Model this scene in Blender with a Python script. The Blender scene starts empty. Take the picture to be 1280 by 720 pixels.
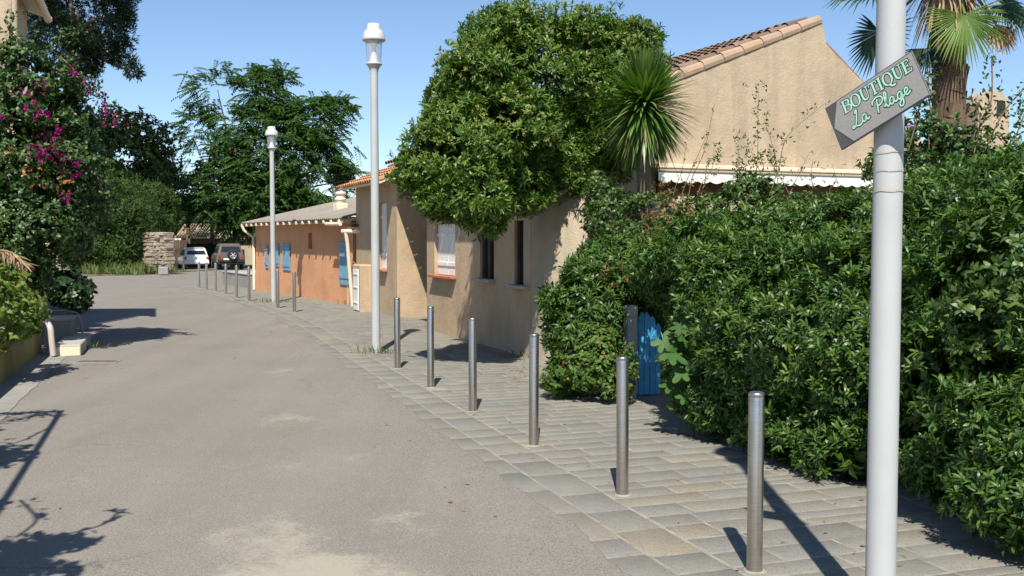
import bpy, math, random
import numpy as np
from mathutils import Vector, Matrix

rng = np.random.default_rng(7)
random.seed(7)
SC = bpy.context.scene
COL = SC.collection
PI = math.pi

# ------------------------------------------------------------------ camera model
H = 1.80
F = 1250.0
PITCH = math.atan(63.0 / F)
cp, sp = math.cos(PITCH), math.sin(PITCH)

def ray(u, v):
    a = (u - 640.0) / F
    b = (360.0 - v) / F
    return np.array([a, cp + b * sp, -sp + b * cp])

def P(u, v, d):
    r = ray(u, v)
    return np.array([0, 0, H]) + r * (d / r[1])

DIP = 0.0099
def gz(y):
    return -DIP * max(0.0, y - 30.0)

def G(u, v, z=0.0):
    r = ray(u, v)
    k = r[2] / r[1]
    d = (z - H) / k
    if d > 30 and z == 0.0:
        d = (DIP * 30 - H) / (k + DIP)
    return np.array([0, 0, H]) + r * (d / r[1])

SUN = np.array([0.045, 1.0, -1.25])      # direction the sunlight travels
SUN = SUN / np.linalg.norm(SUN)
def caster(u, v, z):                     # where something of height z stands whose shadow falls on this spot of ground
    g = G(u, v)
    t = z / -SUN[2]
    return g - SUN * t

def nrm(a):
    a = np.asarray(a, float)
    return a / (np.linalg.norm(a, axis=-1, keepdims=True) + 1e-9)

# ------------------------------------------------------------------ materials
def new_mat(name):
    m = bpy.data.materials.new(name)
    m.use_nodes = True
    nt = m.node_tree
    nt.nodes.clear()
    out = nt.nodes.new('ShaderNodeOutputMaterial')
    return m, nt, out

class NT:
    def __init__(s, nt): s.nt = nt
    def n(s, t, **kw):
        nd = s.nt.nodes.new(t)
        for k, v in kw.items(): setattr(nd, k, v)
        return nd
    def l(s, a, b): s.nt.links.new(a, b)
    def noise(s, vec, scale, detail=4, rough=0.55):
        nd = s.n('ShaderNodeTexNoise')
        nd.inputs['Scale'].default_value = scale
        nd.inputs['Detail'].default_value = detail
        nd.inputs['Roughness'].default_value = rough
        if vec is not None: s.l(vec, nd.inputs['Vector'])
        return nd.outputs['Fac']
    def ramp(s, fac, stops):
        nd = s.n('ShaderNodeValToRGB')
        cr = nd.color_ramp
        while len(cr.elements) < len(stops): cr.elements.new(0.5)
        for e, (p, c) in zip(cr.elements, stops):
            e.position = p
            e.color = (c[0], c[1], c[2], 1) if not isinstance(c, (int, float)) else (c, c, c, 1)
        s.l(fac, nd.inputs['Fac'])
        return nd.outputs['Color']
    def mix(s, fac, a, b, mode='MIX'):
        nd = s.n('ShaderNodeMix', data_type='RGBA', blend_type=mode)
        for sock, val in ((nd.inputs[0], fac), (nd.inputs[6], a), (nd.inputs[7], b)):
            if hasattr(val, 'links') or hasattr(val, 'is_linked'): s.l(val, sock)
            elif isinstance(val, (int, float)): sock.default_value = val
            else: sock.default_value = (val[0], val[1], val[2], 1)
        return nd.outputs[2]
    def mapping(s, scale=(1, 1, 1), rot=(0, 0, 0)):
        g = s.n('ShaderNodeNewGeometry')
        m = s.n('ShaderNodeMapping')
        m.inputs['Scale'].default_value = scale
        m.inputs['Rotation'].default_value = rot
        s.l(g.outputs['Position'], m.inputs['Vector'])
        return m.outputs['Vector']

def finish(N, out, col, rough=0.8, metal=0.0, bump=None, bstr=0.3, bdist=0.02, spec=0.4):
    b = N.n('ShaderNodeBsdfPrincipled')
    if isinstance(col, (tuple, list)): b.inputs['Base Color'].default_value = (*col[:3], 1)
    else: N.l(col, b.inputs['Base Color'])
    if isinstance(rough, (int, float)): b.inputs['Roughness'].default_value = rough
    else: N.l(rough, b.inputs['Roughness'])
    b.inputs['Metallic'].default_value = metal
    b.inputs['Specular IOR Level'].default_value = spec
    if bump is not None:
        bp = N.n('ShaderNodeBump')
        bp.inputs['Strength'].default_value = bstr
        bp.inputs['Distance'].default_value = bdist
        N.l(bump, bp.inputs['Height'])
        N.l(bp.outputs['Normal'], b.inputs['Normal'])
    N.l(b.outputs['BSDF'], out.inputs['Surface'])
    return b

def plain(name, col, rough=0.6, metal=0.0, var=0.12, scale=6.0, bstr=0.15, bscale=60, spec=0.4):
    m, nt, out = new_mat(name); N = NT(nt)
    vec = N.mapping()
    f = N.noise(vec, scale, 5)
    c0 = tuple(c * (1 - var) for c in col); c1 = tuple(min(1, c * (1 + var)) for c in col)
    c = N.ramp(f, [(0.3, c0), (0.7, c1)])
    finish(N, out, c, rough, metal, N.noise(vec, bscale, 3), bstr, 0.01, spec)
    return m

def stucco(name, col, dark, streak=0.5, bscale=38.0, lichen=None):
    m, nt, out = new_mat(name); N = NT(nt)
    vec = N.mapping()
    big = N.noise(vec, 0.9, 6, 0.6)
    mid = N.noise(vec, 5.0, 5, 0.65)
    st = N.noise(N.mapping((1.5, 1.5, 0.16)), 1.6, 6, 0.65)
    c = N.ramp(big, [(0.3, tuple(x * 0.80 for x in col)), (0.5, col), (0.8, tuple(min(1, x * 1.08) for x in col))])
    c = N.mix(N.ramp(mid, [(0.35, 0.0), (0.75, 0.28)]), c, dark)
    c = N.mix(N.ramp(st, [(0.5, 0.0), (0.78, streak)]), c, dark)
    if lichen is not None:
        c = N.mix(N.ramp(N.noise(vec, 3.0, 6), [(0.6, 0.0), (0.75, 0.6)]), c, lichen)
    h = N.mix(0.5, N.noise(vec, bscale, 4, 0.7), N.noise(vec, 9, 4))
    finish(N, out, c, 0.92, 0, h, 0.75, 0.025, 0.2)
    return m

def island(N):
    g = N.n('ShaderNodeNewGeometry')
    return g.outputs['Random Per Island']

def leaf_mat(name, cols, trans=0.22, rough=0.42, spec=0.45, clump=0.25):
    m, nt, out = new_mat(name); N = NT(nt)
    n = len(cols)
    stops = [((i + 0.0) / max(1, n - 1), c) for i, c in enumerate(cols)]
    c = N.ramp(island(N), stops)
    f = N.noise(N.mapping(), 1.7, 3)
    c = N.mix(N.ramp(f, [(0.35, clump), (0.65, 0.0)]), c, tuple(x * 0.45 for x in cols[0]))
    b = N.n('ShaderNodeBsdfPrincipled')
    N.l(c, b.inputs['Base Color'])
    b.inputs['Roughness'].default_value = rough
    b.inputs['Specular IOR Level'].default_value = spec
    t = N.n('ShaderNodeBsdfTranslucent')
    tc = N.mix(1.0, c, (0.95, 1.25, 0.35), 'MULTIPLY')
    N.l(tc, t.inputs['Color'])
    mx = N.n('ShaderNodeMixShader'); mx.inputs[0].default_value = trans
    N.l(b.outputs[0], mx.inputs[1]); N.l(t.outputs[0], mx.inputs[2])
    N.l(mx.outputs[0], out.inputs['Surface'])
    return m

def island_mat(name, cols, rough=0.8, nscale=8.0, namp=0.35, bscale=50, bstr=0.4, dirt=(0.2, 0.18, 0.15), spec=0.3):
    m, nt, out = new_mat(name); N = NT(nt)
    n = len(cols)
    c = N.ramp(island(N), [(i / max(1, n - 1), x) for i, x in enumerate(cols)])
    vec = N.mapping()
    c = N.mix(N.ramp(N.noise(vec, nscale, 6, 0.65), [(0.4, 0.0), (0.75, namp)]), c, dirt)
    finish(N, out, c, rough, 0, N.noise(vec, bscale, 4), bstr, 0.008, spec)
    return m

M = {}
# asphalt: pale, dusty and worn, sand drifts lying on it
def asphalt():
    m, nt, out = new_mat('asphalt'); N = NT(nt)
    vec = N.mapping()
    base = N.ramp(N.noise(vec, 0.5, 6, 0.6), [(0.3, (0.212, 0.194, 0.164)), (0.7, (0.258, 0.236, 0.198))])
    sp1 = N.noise(vec, 62, 3, 0.85)
    base = N.mix(N.ramp(sp1, [(0.38, 0.8), (0.5, 0.0)]), base, (0.085, 0.078, 0.072))
    vor = N.n('ShaderNodeTexVoronoi'); vor.inputs['Scale'].default_value = 75; N.l(vec, vor.inputs['Vector'])
    base = N.mix(N.ramp(vor.outputs['Distance'], [(0.12, 0.85), (0.26, 0.0)]), base, (0.48, 0.44, 0.38))
    mid = N.noise(vec, 7, 5, 0.7)
    base = N.mix(N.ramp(mid, [(0.4, 0.25), (0.7, 0.0)]), base, (0.14, 0.128, 0.118))
    # long worn bands along the street
    band = N.noise(N.mapping((1.3, 0.09, 1), (0, 0, math.radians(-19))), 1.4, 4)
    base = N.mix(N.ramp(band, [(0.35, 0.0), (0.7, 0.2)]), base, (0.32, 0.288, 0.242))
    # hairline cracks
    vc = N.n('ShaderNodeTexVoronoi', feature='DISTANCE_TO_EDGE'); vc.inputs['Scale'].default_value = 0.42
    wv = N.n('ShaderNodeVectorMath', operation='ADD'); nz = N.n('ShaderNodeTexNoise'); nz.inputs['Scale'].default_value = 2.2; nz.inputs['Detail'].default_value = 6; N.l(vec, nz.inputs['Vector'])
    N.l(vec, wv.inputs[0]); sc_ = N.n('ShaderNodeVectorMath', operation='SCALE'); sc_.inputs['Scale'].default_value = .7; N.l(nz.outputs['Color'], sc_.inputs[0]); N.l(sc_.outputs[0], wv.inputs[1]); N.l(wv.outputs[0], vc.inputs['Vector'])
    cm = N.n('ShaderNodeMath', operation='MULTIPLY'); N.l(N.ramp(vc.outputs['Distance'], [(0.0, 0.55), (0.006, 0.0)]), cm.inputs[0]); N.l(N.ramp(N.noise(vec, 0.45, 3), [(0.52, 0.0), (0.62, 1.0)]), cm.inputs[1])
    base = N.mix(cm.outputs[0], base, (0.07, 0.064, 0.056))
    # sand
    sand = N.noise(N.mapping((1.0, 0.55, 1)), 0.95, 7, 0.62)
    fine = N.noise(vec, 30, 4, 0.7)
    sm = N.mix(0.22, sand, fine)
    spots = None
    for (px, py, r, amt) in [(-1.05, 5.0, 0.95, 1.25), (-1.4, 5.9, 0.8, 0.7), (-2.25, 9.9, 0.8, 0.55), (-.8, 6.3, 0.7, 0.5), (-1.6, 8.0, .9, .45), (-4.6, 20, 1.6, .45), (-3.0, 13.5, 1.1, .4)]:
        g = N.n('ShaderNodeNewGeometry')
        d = N.n('ShaderNodeVectorMath', operation='DISTANCE'); N.l(g.outputs['Position'], d.inputs[0]); d.inputs[1].default_value = (px, py, 0)
        mr = N.n('ShaderNodeMapRange'); mr.inputs['From Min'].default_value = r; mr.inputs['From Max'].default_value = 0.0
        mr.inputs['To Max'].default_value = amt; N.l(d.outputs['Value'], mr.inputs['Value'])
        if spots is None: spots = mr.outputs[0]
        else:
            mx = N.n('ShaderNodeMath', operation='MAXIMUM'); N.l(spots, mx.inputs[0]); N.l(mr.outputs[0], mx.inputs[1]); spots = mx.outputs[0]
    ad = N.n('ShaderNodeMath', operation='MULTIPLY_ADD'); N.l(N.mix(0.35, N.noise(N.mapping((2.0, 1.7, 1)), 1.2, 9, 0.72), fine), ad.inputs[0]); ad.inputs[1].default_value = 2.4; N.l(spots, ad.inputs[2])
    mr2 = N.n('ShaderNodeMapRange'); mr2.inputs['From Min'].default_value = 1.56; mr2.inputs['From Max'].default_value = 1.92; N.l(ad.outputs[0], mr2.inputs['Value'])
    base = N.mix(N.ramp(mr2.outputs[0], [(0.0, 0.0), (1.0, 0.8)]), base, (0.365, 0.332, 0.255))
    h = N.mix(0.4, sp1, N.noise(vec, 240, 2))
    finish(N, out, base, 0.93, 0, h, 0.5, 0.006, 0.15)
    return m
M['asphalt'] = asphalt()
M['soil'] = stucco('dry_soil', (0.24, 0.19, 0.13), (0.12, 0.09, 0.06), 0.2)
M['mortar'] = plain('mortar', (0.275, 0.248, 0.198), 0.95, var=0.25, scale=9, bstr=0.5)
def paving_mat():
    m, nt, out = new_mat('paving_stone'); N = NT(nt)
    cols = [(0.222, 0.216, 0.186), (0.178, 0.182, 0.164), (0.242, 0.222, 0.178), (0.20, 0.202, 0.180), (0.232, 0.226, 0.196), (0.168, 0.168, 0.152), (0.275, 0.228, 0.158), (0.205, 0.204, 0.188), (0.19, 0.184, 0.160), (0.226, 0.216, 0.186)]
    c = N.ramp(island(N), [(i / 9, x) for i, x in enumerate(cols)])
    vec = N.mapping()
    c = N.mix(N.ramp(N.noise(vec, 9, 6, 0.7), [(0.38, 0.0), (0.72, 0.6)]), c, (0.255, 0.235, 0.19))
    c = N.mix(N.ramp(N.noise(N.mapping((2.5, 9, 1), (0, 0, math.radians(-19))), 4, 6, 0.75), [(0.45, 0.0), (0.7, 0.45)]), c, (0.125, 0.125, 0.112))
    c = N.mix(N.ramp(N.noise(vec, 70, 3, 0.8), [(0.38, 0.55), (0.5, 0.0)]), c, (0.09, 0.088, 0.08))
    c = N.mix(N.ramp(N.noise(vec, 1.1, 5, 0.6), [(0.42, 0.0), (0.72, 0.38)]), c, (0.29, 0.275, 0.228))
    h = N.mix(0.5, N.noise(vec, 26, 5, 0.75), N.noise(vec, 90, 3))
    finish(N, out, c, 0.78, 0, h, 0.7, 0.010, 0.3)
    return m
M['stone'] = paving_mat()
M['concrete'] = stucco('concrete', (0.30, 0.285, 0.255), (0.13, 0.125, 0.11), 0.35)
M['concrete_light'] = stucco('pale_concrete', (0.42, 0.40, 0.36), (0.22, 0.21, 0.18), 0.3)
M['mossy'] = stucco('ochre_render', (0.30, 0.25, 0.10), (0.10, 0.10, 0.04), 0.5)
M['beige'] = stucco('beige_render', (0.475, 0.375, 0.262), (0.23, 0.195, 0.15), 0.75, 24)
M['beige2'] = stucco('sand_render', (0.51, 0.375, 0.245), (0.28, 0.215, 0.15), 0.55, 28)
M['greybeige'] = stucco('grey_render', (0.44, 0.37, 0.27), (0.22, 0.185, 0.14), 0.45)
M['orange'] = stucco('orange_render', (0.66, 0.335, 0.175), (0.46, 0.25, 0.145), 0.4, 30)
M['white'] = plain('white_paint', (0.78, 0.76, 0.71), 0.5, var=0.05)
M['cream'] = plain('cream_paint', (0.72, 0.62, 0.46), 0.55, var=0.08)
M['blue'] = plain('blue_paint', (0.06, 0.32, 0.56), 0.5, var=0.2, scale=10)
M['bluegrey'] = plain('faded_blue_paint', (0.16, 0.33, 0.42), 0.6, var=0.15, scale=12)
M['red'] = plain('red_clay', (0.42, 0.13, 0.07), 0.8, var=0.2)
M['brown'] = plain('matt_brown', (0.13, 0.065, 0.035), 0.9, var=0.2)
M['tile'] = island_mat('roof_tile', [(0.36, 0.19, 0.11), (0.24, 0.14, 0.09), (0.42, 0.26, 0.16), (0.30, 0.15, 0.09), (0.21, 0.14, 0.10), (0.45, 0.23, 0.12)], 0.9, 7, 0.65, 40, 0.4, (0.14, 0.11, 0.09))
M['tile_old'] = island_mat('old_roof_tile', [(0.20, 0.125, 0.085), (0.13, 0.09, 0.07), (0.25, 0.165, 0.115), (0.16, 0.105, 0.08), (0.28, 0.20, 0.15)], 0.95, 7, 0.6, 40, 0.4, (0.09, 0.075, 0.06))
M['verge'] = island_mat('verge_tile', [(0.36, 0.265, 0.185), (0.40, 0.28, 0.19), (0.34, 0.25, 0.185), (0.43, 0.28, 0.17)], 0.95, 5, 0.6, 40, 0.4, (0.24, 0.19, 0.14))
M['tile_bright'] = island_mat('clay_tile', [(0.50, 0.22, 0.10), (0.44, 0.20, 0.10), (0.52, 0.28, 0.15)], 0.85, 8, 0.3)
M['fibro'] = stucco('weathered_cement_sheet', (0.30, 0.265, 0.215), (0.14, 0.125, 0.105), 0.2, lichen=(0.30, 0.27, 0.17))
M['dark_glass'] = plain('dark_glass', (0.02, 0.022, 0.025), 0.08, var=0.1, bstr=0.0, spec=0.6)
M['black'] = plain('black_rubber', (0.02, 0.02, 0.02), 0.75, var=0.2)
M['shade_net'] = plain('shade_netting', (0.03, 0.032, 0.036), 0.9, var=0.25)
M['dark_wood'] = plain('dark_wood', (0.09, 0.06, 0.04), 0.85, var=0.3)
M['rock'] = island_mat('field_stone', [(0.36, 0.30, 0.22), (0.25, 0.21, 0.16), (0.43, 0.36, 0.27), (0.31, 0.25, 0.18)], 0.95, 8, 0.4, 30, 0.8, (0.12, 0.10, 0.08))
M['pole'] = plain('grey_pole_paint', (0.425, 0.437, 0.43), 0.42, var=0.06, scale=3, bstr=0.05, bscale=25)
M['alu'] = plain('pale_cast_aluminium', (0.52, 0.525, 0.50), 0.42, var=0.05)
M['tape'] = plain('tape_residue', (0.44, 0.40, 0.32), 0.8, var=0.2, scale=30)
M['rust'] = plain('rusty_iron', (0.17, 0.13, 0.105), 0.8, var=0.3, scale=30)
M['sign_light'] = plain('sign_grey', (0.30, 0.29, 0.275), 0.55, var=0.05)
M['sign_dark'] = plain('sign_dark_grey', (0.085, 0.083, 0.085), 0.55, var=0.08)
M['mint'] = plain('mint_lettering', (0.42, 0.72, 0.55), 0.5, var=0.05)
M['letter_edge'] = plain('letter_edge', (0.012, 0.045, 0.032), 0.6, var=0.1)
M['car_white'] = plain('white_car_paint', (0.80, 0.80, 0.80), 0.22, var=0.02, bstr=0.0, spec=0.6)
M['car_gold'] = plain('champagne_car_paint', (0.20, 0.175, 0.135), 0.3, 0.5, var=0.04, bstr=0.0, spec=0.6)
M['tail'] = plain('tail_lamp', (0.5, 0.02, 0.015), 0.2, var=0.1, bstr=0.0)
M['rim'] = plain('alloy_rim', (0.6, 0.6, 0.6), 0.35, 0.7, var=0.05)
M['plate'] = plain('number_plate', (0.75, 0.73, 0.62), 0.5, var=0.03)
M['trunk'] = stucco('bark', (0.20, 0.15, 0.105), (0.07, 0.05, 0.035), 0.6, 20)
M['palm_trunk'] = island_mat('palm_bark', [(0.20, 0.135, 0.085), (0.13, 0.085, 0.055), (0.27, 0.19, 0.12)], 0.95, 12, 0.4, 40, 0.6, (0.06, 0.04, 0.03))
M['palm_dry'] = island_mat('dry_palm', [(0.40, 0.28, 0.15), (0.26, 0.17, 0.09), (0.50, 0.37, 0.21)], 0.9)
M['pipe'] = plain('white_plastic_pipe', (0.56, 0.49, 0.44), 0.45, var=0.06)
M['steel_rail'] = plain('galvanised_steel', (0.35, 0.35, 0.33), 0.5, 0.3, var=0.1)
M['stem'] = plain('woody_stem', (0.17, 0.115, 0.07), 0.9, var=0.3)

def stainless():
    m, nt, out = new_mat('brushed_stainless'); N = NT(nt)
    vec = N.mapping((1, 1, 40))
    f = N.noise(vec, 9, 4)
    big = N.noise(N.mapping((1, 1, 0.4)), 14, 4)
    c = N.ramp(f, [(0.3, (0.42, 0.375, 0.33)), (0.7, (0.58, 0.525, 0.47))])
    c = N.mix(N.ramp(big, [(0.45, 0.0), (0.8, 0.5)]), c, (0.30, 0.265, 0.225))
    r = N.ramp(big, [(0.3, 0.27), (0.7, 0.40)])
    b = finish(N, out, c, r, 0.97, f, 0.08, 0.002)
    return m
M['stainless'] = stainless()

def glass_mat():
    m, nt, out = new_mat('lamp_glass'); N = NT(nt)
    t = N.n('ShaderNodeBsdfTransparent'); t.inputs[0].default_value = (0.9, 0.92, 0.93, 1)
    g = N.n('ShaderNodeBsdfPrincipled'); g.inputs['Base Color'].default_value = (0.6, 0.63, 0.65, 1); g.inputs['Roughness'].default_value = 0.08
    mx = N.n('ShaderNodeMixShader'); mx.inputs[0].default_value = 0.3
    N.l(t.outputs[0], mx.inputs[1]); N.l(g.outputs[0], mx.inputs[2]); N.l(mx.outputs[0], out.inputs['Surface'])
    return m
M['glass'] = glass_mat()

M['pitto'] = leaf_mat('pittosporum_leaf', [(0.026, 0.066, 0.010), (0.040, 0.098, 0.015), (0.058, 0.13, 0.020), (0.088, 0.165, 0.026), (0.14, 0.21, 0.04)], 0.22, 0.42, 0.45)
M['pitto_tree'] = leaf_mat('pittosporum_tree_leaf', [(0.045, 0.10, 0.012), (0.072, 0.148, 0.018), (0.10, 0.19, 0.025), (0.14, 0.225, 0.034), (0.22, 0.285, 0.055)], 0.34, 0.42, 0.45)
M['newleaf'] = leaf_mat('new_growth_leaf', [(0.16, 0.23, 0.04), (0.25, 0.29, 0.07), (0.32, 0.32, 0.10)], 0.3, 0.5)
M['ivy'] = leaf_mat('climber_leaf', [(0.03, 0.07, 0.015), (0.05, 0.11, 0.02), (0.085, 0.15, 0.03), (0.15, 0.19, 0.05)], 0.25, 0.45)
M['lantana'] = leaf_mat('lantana_leaf', [(0.05, 0.11, 0.015), (0.09, 0.17, 0.025), (0.15, 0.23, 0.04)], 0.3, 0.6)
M['redleaf'] = leaf_mat('red_bud', [(0.40, 0.06, 0.015), (0.48, 0.13, 0.02), (0.35, 0.09, 0.03)], 0.2, 0.6)
M['rustleaf'] = leaf_mat('rusty_twig_leaf', [(0.20, 0.11, 0.035), (0.26, 0.15, 0.05), (0.15, 0.12, 0.03)], 0.25, 0.6)
M['fig'] = leaf_mat('fig_leaf', [(0.05, 0.125, 0.028), (0.075, 0.17, 0.038)], 0.3, 0.55)
M['boug'] = leaf_mat('bougainvillea_leaf', [(0.020, 0.052, 0.010), (0.034, 0.085, 0.016), (0.065, 0.13, 0.028), (0.13, 0.19, 0.055)], 0.2, 0.45)
M['magenta'] = leaf_mat('magenta_bract', [(0.26, 0.008, 0.13), (0.34, 0.018, 0.19), (0.20, 0.006, 0.085)], 0.3, 0.6, 0.2, 0.0)
M['peach'] = leaf_mat('peach_bract', [(0.55, 0.22, 0.08), (0.6, 0.32, 0.15), (0.45, 0.13, 0.08)], 0.3, 0.6, 0.2, 0.0)
M['pine'] = leaf_mat('pine_needle', [(0.008, 0.020, 0.008), (0.014, 0.032, 0.012), (0.022, 0.045, 0.016)], 0.12, 0.5, 0.3)
M['darktree'] = leaf_mat('evergreen_leaf', [(0.055, 0.09, 0.022), (0.08, 0.122, 0.032), (0.115, 0.155, 0.045)], 0.2, 0.55, 0.3)
M['tamarisk'] = leaf_mat('feathery_leaf', [(0.045, 0.088, 0.022), (0.07, 0.12, 0.03), (0.10, 0.15, 0.042)], 0.25, 0.6, 0.2)
M['ail'] = leaf_mat('compound_leaf', [(0.045, 0.105, 0.035), (0.065, 0.138, 0.045), (0.09, 0.168, 0.055), (0.125, 0.20, 0.065)], 0.35, 0.5)
M['vine'] = leaf_mat('yellowing_leaf', [(0.08, 0.16, 0.02), (0.14, 0.23, 0.035), (0.24, 0.29, 0.06), (0.30, 0.26, 0.08)], 0.35, 0.5)
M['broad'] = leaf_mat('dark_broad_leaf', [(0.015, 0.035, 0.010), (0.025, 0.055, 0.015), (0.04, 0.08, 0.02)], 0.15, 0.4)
M['yucca'] = leaf_mat('sword_leaf', [(0.05, 0.12, 0.018), (0.085, 0.17, 0.028), (0.13, 0.22, 0.045), (0.19, 0.27, 0.08)], 0.25, 0.38, 0.5)
M['fan'] = leaf_mat('fan_leaf', [(0.11, 0.20, 0.025), (0.16, 0.26, 0.04), (0.20, 0.30, 0.06)], 0.35, 0.42)
M['fan_dark'] = leaf_mat('dark_fan_leaf', [(0.02, 0.05, 0.02), (0.03, 0.07, 0.025)], 0.15, 0.42)
M['date'] = leaf_mat('date_palm_leaf', [(0.08, 0.14, 0.03), (0.13, 0.19, 0.05), (0.18, 0.22, 0.07)], 0.3, 0.5)
M['grass'] = leaf_mat('grass_blade', [(0.07, 0.13, 0.02), (0.12, 0.17, 0.04), (0.24, 0.22, 0.10)], 0.3, 0.6, 0.2)
M['litter'] = leaf_mat('fallen_leaf', [(0.24, 0.12, 0.04), (0.32, 0.18, 0.07), (0.17, 0.10, 0.05)], 0.1, 0.8, 0.2, 0.0)

# ------------------------------------------------------------------ objects
ORIG = {}
def empty(name, label, cat, loc, group=None):
    o = bpy.data.objects.new(name, None)
    COL.objects.link(o)
    o.empty_display_size = 0.2
    o.location = [float(x) for x in loc]
    ORIG[o.name] = np.array(loc, float)
    tag(o, label, cat, group)
    return o

def tag(o, label=None, cat=None, group=None, kind=None):
    if label: o['label'] = label
    if cat: o['category'] = cat
    if group: o['group'] = group
    if kind: o['kind'] = kind
    return o

def make_obj(name, me, parent=None, org=None):
    o = bpy.data.objects.new(name, me)
    COL.objects.link(o)
    if parent is not None:
        o.parent = parent
        ORIG[o.name] = ORIG[parent.name]
    else:
        ORIG[o.name] = np.zeros(3) if org is None else np.array(org, float)
        if org is not None: o.location = [float(x) for x in org]
    return o

def np_mesh(name, V, faces, mats, idx=None, smooth=False, parent=None, org=None):
    """V (n,3); faces: list of int arrays (m,k); idx: list of material index per face array"""
    V = np.asarray(V, float)
    off = ORIG[parent.name] if parent is not None else (np.array(org, float) if org is not None else np.zeros(3))
    me = bpy.data.meshes.new(name)
    V = V - off
    me.vertices.add(len(V)); me.vertices.foreach_set('co', V.astype(np.float32).ravel())
    loops = np.concatenate([f.ravel() for f in faces]).astype(np.int32)
    tot = np.concatenate([np.full(len(f), f.shape[1]) for f in faces]).astype(np.int32)
    start = np.concatenate([[0], np.cumsum(tot)[:-1]]).astype(np.int32)
    me.loops.add(len(loops)); me.loops.foreach_set('vertex_index', loops)
    me.polygons.add(len(tot)); me.polygons.foreach_set('loop_start', start); me.polygons.foreach_set('loop_total', tot)
    if not isinstance(mats, (list, tuple)): mats = [mats]
    for m in mats: me.materials.append(m)
    if idx is not None:
        mi = np.concatenate([np.full(len(f), i) for f, i in zip(faces, idx)]).astype(np.int32)
        me.polygons.foreach_set('material_index', mi)
    if smooth: me.polygons.foreach_set('use_smooth', np.ones(len(tot), bool))
    me.update(calc_edges=True); me.validate()
    return make_obj(name, me, parent, org)

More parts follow.
